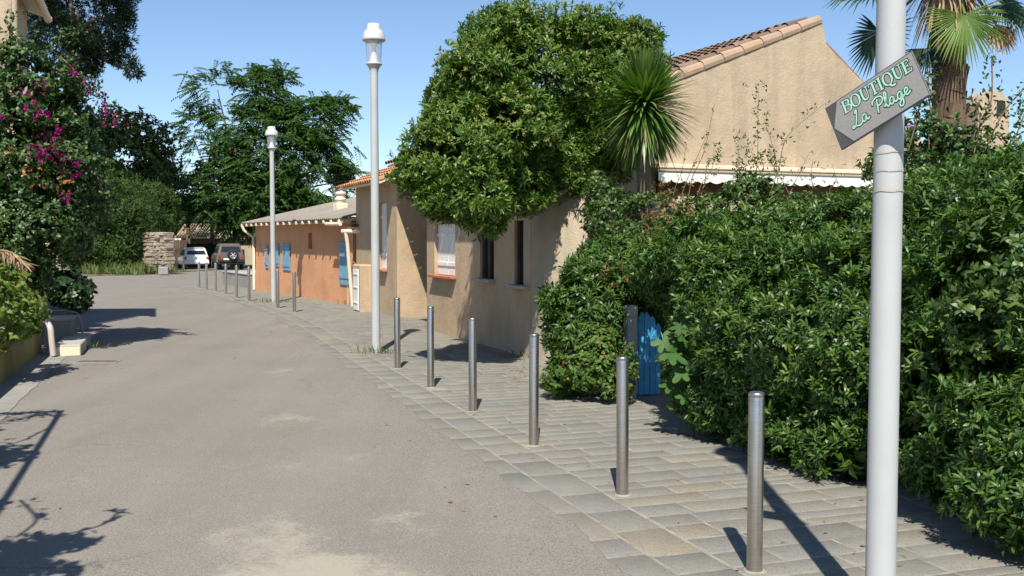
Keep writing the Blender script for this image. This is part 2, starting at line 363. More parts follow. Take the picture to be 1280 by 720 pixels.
class MB:
    """collects shapes, then links them as one mesh object"""
    def __init__(s): s.v = []; s.f = []; s.m = []; s.sm = []
    def add(s, vs, fs, mi=0, smooth=False):
        b = len(s.v)
        s.v += [tuple(float(c) for c in p) for p in vs]
        for f in fs:
            s.f.append([b + i for i in f]); s.m.append(mi); s.sm.append(smooth)
    def box(s, c, size, ax=(1, 0, 0), up=(0, 0, 1), mi=0, ch=0.0):
        ax = nrm(ax); up = np.array(up, float); ay = nrm(np.cross(up, ax)); az = np.cross(ax, ay)
        c = np.array(c, float); hx, hy, hz = [q / 2 for q in size]
        if ch <= 0:
            vs = [c + ax * a * hx + ay * b * hy + az * d * hz for d in (-1, 1) for b in (-1, 1) for a in (-1, 1)]
            s.add(vs, [(0, 2, 3, 1), (4, 5, 7, 6), (0, 1, 5, 4), (2, 6, 7, 3), (0, 4, 6, 2), (1, 3, 7, 5)], mi)
        else:
            ch = min(ch, hx * .9, hy * .9, hz * .9)
            def ring(x, y, z): return [c + ax * a * x + ay * b * y + az * z for a, b in ((-1, -1), (1, -1), (1, 1), (-1, 1))]
            vs = ring(hx - ch, hy - ch, -hz) + ring(hx, hy, -hz + ch) + ring(hx, hy, hz - ch) + ring(hx - ch, hy - ch, hz)
            fs = [(3, 2, 1, 0), (12, 13, 14, 15)]
            for r in range(3):
                for i in range(4):
                    j = (i + 1) % 4; fs.append((r * 4 + i, r * 4 + j, r * 4 + 4 + j, r * 4 + 4 + i))
            s.add(vs, fs, mi)
    def span(s, a, b, w, h, mi=0, ch=0.0):
        """a bar of section w (level) x h (upright) from a to b, axis through its centre"""
        a = np.array(a, float); b = np.array(b, float); d = b - a
        L = np.linalg.norm(d); up = (0, 0, 1) if abs(d[2]) < .95 * L else (0, 1, 0)
        ax = d / L; ay = nrm(np.cross(up, ax)); az = np.cross(ax, ay)
        s.box((a + b) / 2, (L, w, h), ax, az, mi, ch)
    def quad(s, pts, mi=0): s.add(pts, [tuple(range(len(pts)))], mi)
    def tube(s, pts, rad, n=8, mi=0, cap=True, smooth=True):
        pts = [np.array(p, float) for p in pts]
        if isinstance(rad, (int, float)): rad = [rad] * len(pts)
        vs = []; prev = None
        for i, p in enumerate(pts):
            d = nrm(pts[min(i + 1, len(pts) - 1)] - pts[max(i - 1, 0)])
            ref = np.array([0, 0, 1.0]) if abs(d[2]) < 0.9 else np.array([1.0, 0, 0])
            if prev is not None: ref = prev
            x = nrm(ref - d * np.dot(ref, d)); y = np.cross(d, x); prev = x
            for k in range(n):
                t = 2 * PI * k / n
                vs.append(p + (x * math.cos(t) + y * math.sin(t)) * rad[i])
        fs = []
        for i in range(len(pts) - 1):
            for k in range(n):
                j = (k + 1) % n
                fs.append((i * n + k, i * n + j, i * n + n + j, i * n + n + k))
        b0 = len(vs)
        s.add(vs, fs, mi, smooth)
        if cap:
            m = (len(pts) - 1) * n
            s.add(vs[:n], [tuple(range(n - 1, -1, -1))], mi)
            s.add(vs[m:m + n], [tuple(range(n))], mi)
    def lathe(s, prof, loc, n=24, mi=0, axis=(0, 0, 1), smooth=True):
        az = nrm(axis); ref = np.array([1.0, 0, 0]) if abs(az[0]) < .9 else np.array([0, 1.0, 0])
        ax = nrm(ref - az * np.dot(ref, az)); ay = np.cross(az, ax); loc = np.array(loc, float)
        vs = []
        for r, z in prof:
            for k in range(n):
                t = 2 * PI * k / n
                vs.append(loc + az * z + (ax * math.cos(t) + ay * math.sin(t)) * max(r, 1e-4))
        fs = []
        for i in range(len(prof) - 1):
            for k in range(n):
                j = (k + 1) % n
                fs.append((i * n + k, i * n + j, i * n + n + j, i * n + n + k))
        s.add(vs, fs, mi, smooth)
    def prism(s, poly, d, mi=0):
        """poly: 3D points of a flat outline, d: extrusion vector"""
        d = np.array(d, float); n = len(poly); poly = [np.array(p, float) for p in poly]
        vs = poly + [p + d for p in poly]
        fs = [tuple(range(n - 1, -1, -1)), tuple(range(n, 2 * n))]
        for i in range(n):
            j = (i + 1) % n; fs.append((i, j, n + j, n + i))
        s.add(vs, fs, mi)
    def build(s, name, mats, parent=None, org=None):
        off = ORIG[parent.name] if parent is not None else (np.array(org, float) if org is not None else np.zeros(3))
        me = bpy.data.meshes.new(name)
        me.from_pydata([tuple(np.array(p) - off) for p in s.v], [], s.f)
        if not isinstance(mats, (list, tuple)): mats = [mats]
        for m in mats: me.materials.append(m)
        me.polygons.foreach_set('material_index', s.m)
        me.polygons.foreach_set('use_smooth', s.sm)
        me.update(); me.validate()
        return make_obj(name, me, parent, org)

def copy_tree(o, parent=None):
    c = o.copy(); COL.objects.link(c)
    if parent is not None: c.parent = parent
    for ch in list(o.children): copy_tree(ch, c)
    return c

# ------------------------------------------------------------------ foliage
_K = rng.normal(size=(10, 3)); _PH = rng.uniform(0, 6.28, 10)
def noise3(p, freq):
    q = p * freq
    return np.sin(q @ _K.T + _PH).mean(1) * 2.0

def leaf_quads(Pn, D, Nn, L, W, curl=0.2, near=True, obov=0.6):
    """arrays -> vertices and faces; near: 6 vertices, else a folded diamond"""
    D = nrm(D); Nn = nrm(Nn - D * (Nn * D).sum(1, keepdims=True)); T = np.cross(D, Nn)
    n = len(Pn); L = np.broadcast_to(L, (n,))[:, None]; W = np.broadcast_to(W, (n,))[:, None]
    if near:
        a = 0.32; b = 0.72
        w1, w2 = (0.34, 0.5) if obov > 0.5 else (0.5, 0.34)
        v0 = Pn
        m1 = Pn + D * L * a + Nn * L * curl * 0.10
        m2 = Pn + D * L * b - Nn * L * curl * 0.25
        t = Pn + D * L - Nn * L * curl
        fold = 0.16
        V = np.stack([v0, m1 + T * W * w1 + Nn * W * fold, m1 - T * W * w1 + Nn * W * fold, m2 + T * W * w2 + Nn * W * fold, m2 - T * W * w2 + Nn * W * fold, t], 1).reshape(-1, 3)
        i = np.arange(n)[:, None] * 6
        return V, [np.hstack([i, i + 2, i + 1]), np.hstack([i + 1, i + 2, i + 4, i + 3]), np.hstack([i + 3, i + 4, i + 5])]
    v0 = Pn; t = Pn + D * L - Nn * L * curl; m = Pn + D * L * 0.5 + Nn * W * 0.15
    V = np.stack([v0, m - T * W * .5, t, m + T * W * .5], 1).reshape(-1, 3)
    i = np.arange(n)[:, None] * 4
    return V, [np.hstack([i, i + 1, i + 2, i + 3])]

def join(parts):
    Vs = []; F_ = {}
    off = 0
    for V, fs in parts:
        for f in fs: F_.setdefault(f.shape[1], []).append(f + off)
        Vs.append(V); off += len(V)
    return np.concatenate(Vs), [np.concatenate(x) for x in F_.values()]

def LB(u, v, d, ru, rv, rd=None):
    c = P(u, v, d); s = d / F
    return (c[0], c[1], c[2], ru * s, (rd if rd is not None else (ru + rv) * .5 * s), rv * s)

def sample_lobes(lobes, n, shell=(0.78, 1.05), freq=5.0, gap=-0.55, zmin=0.05, inside=0.7, bump=0.10):
    lb = np.array(lobes, float)
    area = (lb[:, 3] * lb[:, 4] + lb[:, 3] * lb[:, 5] + lb[:, 4] * lb[:, 5])
    pr = area / area.sum()
    pts = []; outs = []; got = 0
    for _ in range(12):
        m = int(n * 1.7)
        k = rng.choice(len(lb), m, p=pr)
        dr = nrm(rng.normal(size=(m, 3)))
        r = rng.uniform(shell[0], shell[1], m)[:, None]
        base = lb[k, :3] + dr * lb[k, 3:6]
        r = r + bump * noise3(base, freq * 0.55)[:, None]
        p = lb[k, :3] + dr * lb[k, 3:6] * r
        o = nrm(dr / lb[k, 3:6])
        ok = (noise3(p, freq) > gap) & (p[:, 2] > zmin)
        for j in range(len(lb)):
            q = ((p - lb[j, :3]) / lb[j, 3:6]); ok &= ((q * q).sum(1) > inside ** 2) | (k == j)
        pts.append(p[ok]); outs.append(o[ok]); got += ok.sum()
        if got >= n: break
    return np.concatenate(pts)[:n], np.concatenate(outs)[:n]

def rosettes(pts, out, per, L, W, spread=(35, 75), up=0.35, jit=0.45, near=True, curl=0.2, obov=0.6, lvar=0.3):
    n = len(pts)
    A = nrm(out + np.array([0, 0, up]) + rng.normal(size=(n, 3)) * jit)
    A = np.repeat(A, per, 0); Pn = np.repeat(pts, per, 0)
    Rv = rng.normal(size=A.shape); Rv = nrm(Rv - A * (Rv * A).sum(1, keepdims=True))
    th = np.radians(rng.uniform(spread[0], spread[1], len(A)))[:, None]
    D = A * np.cos(th) + Rv * np.sin(th)
    Nn = A + rng.normal(size=A.shape) * 0.15
    Ls = L * rng.uniform(1 - lvar, 1 + lvar, len(A)); Ws = W * rng.uniform(1 - lvar * .6, 1 + lvar * .6, len(A))
    Pn = Pn + A * rng.uniform(-0.35, 0.35, len(A))[:, None] * L
    return leaf_quads(Pn, D, Nn, Ls, Ws, curl, near, obov)

def limbs(base, tips, r0, mat, name, parent, n=6, wob=0.12):
    mb = MB()
    base = np.array(base, float)
    for t in tips:
        t = np.array(t, float); pts = []
        m = base * .45 + t * .55; m[:2] = base[:2] * .62 + t[:2] * .38
        for q in np.linspace(0, 1, 6):
            p = base * (1 - q) ** 2 + 2 * m * q * (1 - q) + t * q * q
            if 0 < q < 1: p = p + rng.normal(size=3) * wob * r0 * 3
            pts.append(p)
        mb.tube(pts, [r0 * (1 - .82 * q) for q in np.linspace(0, 1, 6)], n)
    return mb.build(name, mat, parent)

def shrub(name, label, cat, base, lobes, layers, stem_r=0.025, group=None, stemmat=None, kw=None, ground=None):
    """layers: list of (part name, material, count, per, L, W, sample kw, rosette kw)"""
    root = empty(name, label, cat, base, group)
    for (pn, mat, cnt, per, L, W, skw, rkw) in layers:
        lb = skw.pop('lobes', lobes)
        p, o = sample_lobes(lb, cnt, **skw)
        if pn == 'flower':
            for i in range(len(p)):
                V, fs = rosettes(p[i:i + 1], o[i:i + 1], per, L, W, **rkw); np_mesh(pn, V, fs, mat, parent=root)
            continue
        V, fs = rosettes(p, o, per, L, W, **rkw)
        np_mesh(pn, V, fs, mat, parent=root)
    tips = [np.array(l[:3]) + np.array([0, 0, l[5] * .3]) for l in lobes]
    limbs(base, tips, stem_r, stemmat or M['stem'], 'stems', root)
    return root

# ================================================================== SETTING
# fitted line of the kerb bollards
bpx = [(943, 717), (778, 621), (667, 559), (591, 516), (538.5, 486), (497, 462), (368, 391), (347.5, 386), (311.5, 377), (296, 373), (282.5, 368.5), (270, 365), (258.5, 363), (249, 360.5)]
bw = np.array([G(*p) for p in bpx])
def bx(y):          # straight, then bending to the left past the porch
    return 3.126 - 0.345 * y - 0.1453 * np.log1p(np.exp(min(y - 23.0, 50)))
ys = np.linspace(-6, 40.5, 900)
path = np.array([[bx(y), y] for y in ys])
arc = np.concatenate([[0], np.cumsum(np.linalg.norm(np.diff(path, axis=0), axis=1))])
def pathpt(s, t):
    x = np.interp(s, arc, path[:, 0]); y = np.interp(s, arc, path[:, 1])
    x2 = np.interp(s + .15, arc, path[:, 0]); y2 = np.interp(s + .15, arc, path[:, 1])
    x1 = np.interp(s - .15, arc, path[:, 0]); y1 = np.interp(s - .15, arc, path[:, 1])
    d = np.array([x2 - x1, y2 - y1]); d /= np.linalg.norm(d)
    return np.array([x + d[1] * t, y - d[0] * t])
def Lx(y): return -6.33 - 0.325 * (y - 12.4) if y < 22 else -9.45 - .36 * (y - 22)

def sheet(name, rows, z, mat, kind='structure'):
    """rows: list of (y list of x) -> grid"""
    V = []; n = len(rows[0][1])
    for y, xs in rows:
        for x in xs: V.append((x, y, gz(y) + z))
    V = np.array(V); m = len(rows)
    i = (np.arange(m - 1)[:, None] * n + np.arange(n - 1)[None, :]).ravel()[:, None]
    f = np.hstack([i, i + 1, i + n + 1, i + n])
    o = np_mesh(name, V, [f], mat)
    o['kind'] = kind
    return o

yy = [-30, -10, 0, 10, 20, 30, 45, 60, 80, 110, 160, 300, 700, 1500]
sheet('ground', [(y, np.linspace(-900, 900, 19)) for y in yy], -0.012, M['soil'])
rows = []
for y in np.concatenate([np.arange(-8, 36, 1.0), np.arange(36, 40.4, .4)]):
    rows.append((y, np.linspace(Lx(y) - .6 if y < 33 else Lx(y) - 2 - (y - 33) * 5.0, bx(y) - .66, 10)))
for y in np.arange(41, 92, 2.0):
    rows.append((y, np.linspace(-48, -7.5 - (y - 41) * .12, 10)))
sheet('road', rows, 0.0, M['asphalt'])

def pavement():
    top = []; V = []; fq = []; fm = []
    def stone(s0, s1, t0, t1, jit=0.006):
        g = 0.007 + random.random() * .006
        c = [(s0 + g, t0 + g), (s1 - g, t0 + g), (s1 - g, t1 - g), (s0 + g, t1 - g)]
        c = [(a + random.gauss(0, jit * .5), b + random.gauss(0, jit * .5)) for a, b in c]
        zt = 0.0165 + random.gauss(0, 0.0008)
        cs = sum(a for a, b in c) / 4; ct = sum(b for a, b in c) / 4
        b = len(V)
        for a, t in c:
            p = pathpt(a, t); V.append((p[0], p[1], gz(p[1]) + 0.006))
        for a, t in c:
            p = pathpt(a, t); V.append((p[0], p[1], gz(p[1]) + zt - .002))
        ins = .003
        for a, t in c:
            p = pathpt(a + (ins if a < cs else -ins), t + (ins if t < ct else -ins)); V.append((p[0], p[1], gz(p[1]) + zt))
        for r in (0, 4):
            for i in range(4):
                j = (i + 1) % 4; fq.append((b + r + i, b + r + j, b + r + 4 + j, b + r + 4 + i))
        fq.append((b + 8, b + 9, b + 10, b + 11))
    S = arc[-1]
    # border courses along the road
    for (t0, t1) in ((-.80, -.42), (-.42, -.09)):
        s = 3.0 + random.random() * .3
        while s < S - .3:
            l = random.choice([.34, .42, .5, .6, .46]) * random.uniform(.9, 1.1)
            stone(s, min(s + l, S), t0 + (random.gauss(0, .006) if t0 < -.7 else 0), t1); s += l
    # courses across the walk
    s = 3.0
    while s < S - .3:
        w = random.choice([.17, .2, .22, .25, .19, .28]); tmax = 4.6 if s < 27 else 3.4
        t = -.085
        ph = random.random() * .3
        first = True
        while t < tmax:
            l = random.choice([.36, .48, .6, .72, .42]) * random.uniform(.88, 1.12)
            if first: l = max(.2, l - ph); first = False
            if random.random() < .14 and w > .2:
                stone(s, s + w * .5, t, t + l); stone(s + w * .5, s + w, t, t + l)
            else: stone(s, s + w, t, t + l)
            t += l
        s += w
    V2 = np.array(V); fq2 = np.array(fq)
    # bedding
    ss = np.linspace(2.8, S - .25, 130); tt = np.linspace(-.805, 5.0, 9)
    W = np.array([[*pathpt(a, t), 0] for a in ss for t in tt])
    W[:, 2] = np.array([gz(y) for y in W[:, 1]]) + .0140
    n = len(tt); i = (np.arange(len(ss) - 1)[:, None] * n + np.arange(n - 1)[None]).ravel()[:, None]
    f2 = np.hstack([i, i + n, i + n + 1, i + 1]) + len(V2)
    o = np_mesh('pavement', np.vstack([V2, W]), [fq2, f2], [M['stone'], M['mortar']], [0, 1])
    o['kind'] = 'structure'
pavement()
def road_edge():
    V = []; S = arc[-1]; ss = np.arange(2.9, S - .3, .06); wk = 0.0
    for k, a in enumerate(ss):
        wk = .85 * wk + random.gauss(0, .010); e = max(-.785, min(-.60, -.80 + .012 * a) + .025 * math.sin(a * 1.1) + .016 * math.sin(a * 2.9 + 1) + wk)
        for t, z in ((-1.35, -.003), (-.98, .008), (-.86, .0212), (e - .015, .0205), (e, .0185), (e + .004, .012)):
            p = pathpt(a, t); V.append((p[0], p[1], gz(p[1]) + z))
    n = 6; i = (np.arange(len(ss) - 1)[:, None] * n + np.arange(n - 1)[None]).ravel()[:, None]
    o = np_mesh('road_edge', np.array(V), [np.hstack([i, i + n, i + n + 1, i + 1])], M['asphalt']); o['kind'] = 'structure'
road_edge()

# soil under the shrubs on the right, its front edge lies along the feet of the hedge
hb = [G(1420, 740), G(1280, 672), G(1125, 618), G(1045, 598), G(960, 562), G(880, 536), G(830, 514)]
mb = MB()
front = [p + np.array([.08, .05, .02]) for p in hb]
back = [p + np.array([3.6, 2.6, .05]) for p in hb]
for i in range(len(hb) - 1):
    mb.quad([front[i], front[i + 1], back[i + 1], back[i]])
tag(mb.build('garden_soil', M['soil']), kind='structure')

# concrete gutter strip on the left, verge far away
rows = [(y, [Lx(y) - .05, Lx(y) + .2, Lx(y) + .44 + .012 * math.sin(y * 2.7) + .008 * math.sin(y * 9)]) for y in np.arange(-4, 15.4, .2)]
sheet('gutter', rows, 0.006, M['concrete'])
rows = []
for q in np.linspace(0, 1, 9):
    a = G(20 + 160 * q, 345); rows.append((a[1] + .0 * q, [a[0], a[0] + .01]))
vg = MB()
a0, a1 = G(60, 347), G(182, 343)
vg.quad([a0 + [0, 0, .02], a1 + [0, 0, .02], a1 + np.array([1, 16, -.1]), a0 + np.array([-4, 16, -.1])])
tag(vg.build('verge', M['soil']), kind='structure')

# ================================================================== BOLLARDS
names = ['nearest the camera, left of the sign pole', 'second from the camera, in front of the blue gate', 'third from the camera, in front of the round wall end',
         'in front of the shaded house wall, fourth from the camera', 'between the house porch and the shuttered window, fifth from the camera', 'just right of the middle lamp post',
         'rightmost of the two in front of the orange house', 'just right of the far lamp post', 'just left of the far lamp post', 'second left of the far lamp post',
         'fourth from the far end of the row', 'third from the far end of the row', 'second from the far end of the row', 'at the far end of the row, below the white car']
def bollard(loc):
    root = empty('bollard', '', 'bollard', loc, 'stainless bollards along the pavement edge')
    mb = MB(); r = .042
    mb.lathe([(r, 0), (r, .955), (r - .002, .960)], loc, 28)
    mb.build('post', M['stainless'], root)
    mb = MB(); mb.lathe([(r - .002, .957), (r + .0008, .958), (r + .0008, .972), (r - .003, .979), (r - .012, .982), (0, .984)], loc, 28)
    mb.build('cap', M['stainless'], root)
    mb = MB(); mb.lathe([(r + .022, .0), (r + .02, .021), (r + .002, .024)], loc, 20)
    mb.build('mortar_collar', M['mortar'], root)
    return root
b0 = None
for i, p in enumerate(bw):
    loc = np.array([p[0], p[1], gz(p[1])])
    if b0 is None: b0 = bollard(loc); o = b0
    else: o = copy_tree(b0); o.location = loc
    o['label'] = 'stainless steel bollard ' + names[i]
    if i > 0: o.rotation_euler = (random.gauss(0, .006), random.gauss(0, .006), random.uniform(0, 6))

# ================================================================== LAMP POSTS
def lamp_post(loc, label):
    root = empty('street_lamp', label, 'street lamp', loc, 'white lamp posts along the pavement')
    h = 4.18
    mb = MB(); mb.lathe([(.067, 0), (.066, 1.0), (.063, 2.6), (.057, h)], loc, 32); mb.build('pole', M['pole'], root)
    mb = MB(); mb.lathe([(.095, 0), (.095, .022), (.07, .03)], loc, 24); mb.build('base_plate', M['concrete'], root)
    mb = MB(); mb.lathe([(.058, h - .02), (.062, h + .02), (.075, h + .06), (.105, h + .105), (.125, h + .118), (.125, h + .135), (.10, h + .14), (.0, h + .14)], loc, 28); mb.build('collar', M['alu'], root)
    mb = MB(); mb.lathe([(.108, h + .14), (.118, h + .25), (.132, h + .46)], loc, 28); mb.build('glass_shade', M['glass'], root)
    mb = MB(); mb.lathe([(.075, h + .14), (.06, h + .2), (.03, h + .33), (.035, h + .37), (.07, h + .42), (.11, h + .46)], loc, 24); mb.build('reflector', M['white'], root)
    mb = MB(); mb.lathe([(.0, h + .462), (.17, h + .462), (.178, h + .475), (.172, h + .50), (.165, h + .55), (.145, h + .60), (.112, h + .625), (.108, h + .64), (.1, h + .695), (.09, h + .71), (0, h + .715)], loc, 32); mb.build('cap', M['alu'], root)
    return root
g1 = P(1101, 700, 4.5); g1 = np.array([g1[0], 4.5, 0.0])
lp = lamp_post(g1, 'grey white lamp post in the foreground that carries the boutique sign')
g2 = G(470, 443)
lp2 = copy_tree(lp); lp2.location = g2; lp2['label'] = 'tall white lamp post in the middle, beside the orange house, its lantern against the sky'
g3 = G(342, 379)
lp3 = copy_tree(lp); lp3.location = g3; lp3['label'] = 'far white lamp post in front of the orange house, lantern against the feathery tree'
lp2.scale = (1, 1, 1.03); lp3.scale = (1, 1, .985)
# strips of old tape on the near pole
for (v, hh) in ((190, .006), (213, .006), (238, .012)):
    c = P(1105, v, 4.435); mb = MB()
    n = 40; zc = c[2]
    vs = []; fs = []
    for k in range(n):
        t = -PI * .95 + k / (n - 1) * PI * .9
        x, y = math.cos(t) * .0672, math.sin(t) * .0672
        w = hh * (0.45 + .5 * abs(math.sin(k * 1.3 + v))); z = zc + .0025 * math.sin(k * .31 + v)
        vs += [(g1[0] + x, g1[1] + y, z - w / 2), (g1[0] + x, g1[1] + y, z + w / 2)]
        if k: fs.append((2 * k - 2, 2 * k, 2 * k + 1, 2 * k - 1))
    mb.add(vs, fs); mb.build('tape_strip', M['tape'], lp)

# ------------------------------------------------------------------ the sign
def catmull(pts, n=6):
    pts = [np.array(p, float) for p in pts]; out = []
    pts = [2 * pts[0] - pts[1]] + pts + [2 * pts[-1] - pts[-2]]
    for i in range(1, len(pts) - 2):
        a, b, c, d = pts[i - 1:i + 3]
        for k in range(n):
            t = k / n
            out.append(.5 * ((2 * b) + (c - a) * t + (2 * a - 5 * b + 4 * c - d) * t * t + (3 * b - a - 3 * c + d) * t ** 3))
    out.append(pts[-2]); return out

def boutique_sign():
    yaw = math.radians(53.3)
    hx = np.array([math.cos(yaw), -math.sin(yaw), 0]); nn = np.array([-math.sin(yaw), -math.cos(yaw), 0])
    r = math.radians(24.9)
    X = hx * math.cos(r) + np.array([0, 0, math.sin(r)]); Y = -hx * math.sin(r) + np.array([0, 0, math.cos(r)])
    Wd, Ht = .475, .2185
    c = np.array([1.597, 4.43, 2.395])
    O = c - X * Wd / 2 - Y * Ht / 2
    root = empty('shop_sign', 'tilted grey arrow sign reading BOUTIQUE La Plage on the near lamp post', 'sign', c)
    def W(a, b, z=0): return O + X * a * Wd + Y * b * Ht + nn * z
    mb = MB(); mb.box(c - nn * .004, (Wd, Ht, .010), X, nn, 0, .002); mb.build('panel', M['sign_dark'], root)
    e = .012; ey = e * Wd / Ht
    mb = MB(); mb.prism([W(.02, .50, .0012), W(.16, ey, .0012), W(1 - e, ey, .0012), W(1 - e, 1 - ey, .0012), W(.145, 1 - ey, .0012)], nn * .0015); mb.build('arrow_face', M['sign_light'], root)
    mb = MB(); b_ = np.array([g1[0], g1[1], c[2]])
    mb.lathe([(.0665, -.014), (.0695, -.012), (.0695, .012), (.0665, .014)], b_, 28)
    mb.box(b_ + nn * .068, (.05, .03, .02), hx); mb.build('clamp', M['steel_rail'], root)
    mb = MB(); q = W(.53, .48, .0028); mb.lathe([(.0035, 0), (.0035, .002), (.002, .003), (0, .0032)], q, 10, axis=nn); mb.build('rivet', M['sign_dark'], root)
    mb = MB(); cnt = [0]
    def stroke(pts, wd, fn, smooth=True, n=6):
        if isinstance(wd, (int, float)): wd = [wd] * len(pts)
        if smooth:
            pp = catmull([(*p, w) for p, w in zip(pts, wd)], n)
        else: pp = [np.array((*p, w)) for p, w in zip(pts, wd)]
        for lay, extra in ((1, .0075), (0, 0.0)):
            z = (.0030 if lay else .0042) + cnt[0] * .000018
            L = []; vs = []
            xy = [fn(p[0], p[1]) for p in pp]
            for i, p in enumerate(xy):
                d = nrm(xy[min(i + 1, len(xy) - 1)] - xy[max(i - 1, 0)]); nr = np.array([-d[1], d[0]])
                w = pp[i][2] * SCL[0] * .5 + extra * .5
                q = p.copy()
                if lay and i == 0: q = p - d * extra * .5
                if lay and i == len(xy) - 1: q = p + d * extra * .5
                vs += [q - nr * w, q + nr * w]
            vs3 = [O + X * a[0] + Y * a[1] + nn * z for a in vs]
            mb.add(vs3, [(2 * i, 2 * i + 2, 2 * i + 3, 2 * i + 1) for i in range(len(xy) - 1)], lay)
        cnt[0] += 1
    SCL = [0]
    hcap = .27 * Ht; SCL[0] = hcap
    TK, TN = .165, .075
    B = [([(.16, 0), (.16, 1)], TK, 0), ([(.16, .96), (.42, .96), (.6, .9), (.64, .76), (.58, .6), (.42, .53), (.16, .53)], [TN, TN, .12, TK, .12, TN, TN], 1),
         ([(.2, .53), (.46, .52), (.66, .44), (.72, .27), (.65, .1), (.46, .04), (.16, .04)], [TN, TN, .13, TK, .13, TN, TN], 1), ([(0, .965), (.3, .965)], .07, 0), ([(0, .035), (.3, .035)], .07, 0)]
    def oval(cx, rx):
        pts = [(cx + rx * math.cos(t), .5 + .475 * math.sin(t)) for t in np.linspace(PI / 2, PI / 2 + 2 * PI, 17)]
        wd = [TN + (TK - TN) * abs(math.cos(t)) ** 1.3 for t in np.linspace(PI / 2, PI / 2 + 2 * PI, 17)]
        return (pts, wd, 1)
    Oc = [oval(.42, .36)]
    U = [([(.17, 1), (.17, .4), (.22, .16), (.4, .04), (.58, .14), (.66, .4), (.66, 1)], [TK, TK, .16, .11, TN, TN, TN], 1), ([(0, .965), (.34, .965)], .07, 0), ([(.53, .965), (.8, .965)], .07, 0)]
    T = [([(.36, 0), (.36, .97)], TK, 0), ([(.02, .955), (.7, .955)], TN, 0), ([(.045, .96), (.02, .74)], .065, 0), ([(.675, .96), (.7, .74)], .065, 0), ([(.18, .035), (.54, .035)], .07, 0)]
    I = [([(.17, 0), (.17, 1)], TK, 0), ([(0, .965), (.34, .965)], .07, 0), ([(0, .035), (.34, .035)], .07, 0)]
    Q = [oval(.42, .36), ([(.4, .06), (.56, -.12), (.78, -.2), (.95, -.14)], [.1, .15, .13, .05], 1)]
    E = [([(.16, 0), (.16, 1)], TK, 0), ([(0, .96), (.58, .96)], TN, 0), ([(.2, .52), (.46, .52)], TN, 0), ([(0, .04), (.62, .04)], TN, 0), ([(.57, .97), (.59, .76)], .065, 0), ([(.61, .03), (.65, .26)], .065, 0), ([(.46, .62), (.46, .42)], .06, 0)]
    word = [(B, .80), (Oc, .90), (U, .86), (T, .78), (I, .42), (Q, .92), (U, .86), (E, .66)]
    tot = sum(w for _, w in word); k = .765 * Wd / (tot * hcap)
    x = .178 * Wd
    for let, w in word:
        for pts, wd, sm in let:
            stroke(pts, wd, lambda a, b, x=x: np.array([x + a * hcap * k, .635 * Ht + b * hcap]), bool(sm))
        x += w * hcap * k
    h2 = .30 * Ht; SCL[0] = h2
    sc = [[(.50, .86), (.60, 1.04), (.68, 1.02), (.60, .76), (.42, .34), (.24, .05), (.04, .0), (.03, .13), (.2, .13), (.46, -.02), (.72, .0), (.86, .16)],
          [(1.2, .42), (1.05, .48), (.9, .35), (.86, .15), (.95, .02), (1.1, .1), (1.22, .44), (1.19, .15), (1.27, .02), (1.42, .14)],
          [(2.08, -.02), (2.18, .45), (2.3, .9)], [(1.86, .66), (1.95, .9), (2.3, 1.03), (2.62, .92), (2.66, .66), (2.45, .47), (2.2, .47)],
          [(2.62, .1), (2.85, .5), (3.0, .9), (2.93, 1.03), (2.83, .85), (2.77, .3), (2.85, .02), (3.02, .13)],
          [(3.39, .42), (3.24, .48), (3.09, .35), (3.05, .15), (3.14, .02), (3.29, .1), (3.41, .44), (3.38, .15), (3.46, .02), (3.6, .12)],
          [(3.99, .42), (3.84, .48), (3.69, .35), (3.65, .15), (3.74, .02), (3.88, .12), (4.0, .45), (3.95, -.1), (3.84, -.42), (3.66, -.45), (3.62, -.27), (3.86, -.06), (4.14, .12)],
          [(4.12, .11), (4.38, .24), (4.46, .4), (4.35, .49), (4.22, .36), (4.21, .12), (4.34, .01), (4.6, .14)]]
    k2 = .655 * Wd / (4.6 * h2)
    for pts in sc:
        stroke(pts, .105, lambda a, b: np.array([.20 * Wd + a * h2 * k2, .26 * Ht + b * h2]), True, 5)
    mb.build('lettering', [M['mint'], M['letter_edge']], root)
boutique_sign()

# ================================================================== LONG BEIGE HOUSE (gable, facade, porch)
C1 = G(534, 413); C2 = G(663, 449)
a_ = nrm((C1 - C2)[:2]); A3 = np.array([a_[0], a_[1], 0]); N3 = np.array([a_[1], -a_[0], 0])   # A3 along the facade away from us, N3 into the house
LA = np.linalg.norm((C1 - C2)[:2])
def hw(s, t, z): return np.array([C2[0], C2[1], 0]) + A3 * s + N3 * t + np.array([0, 0, z])

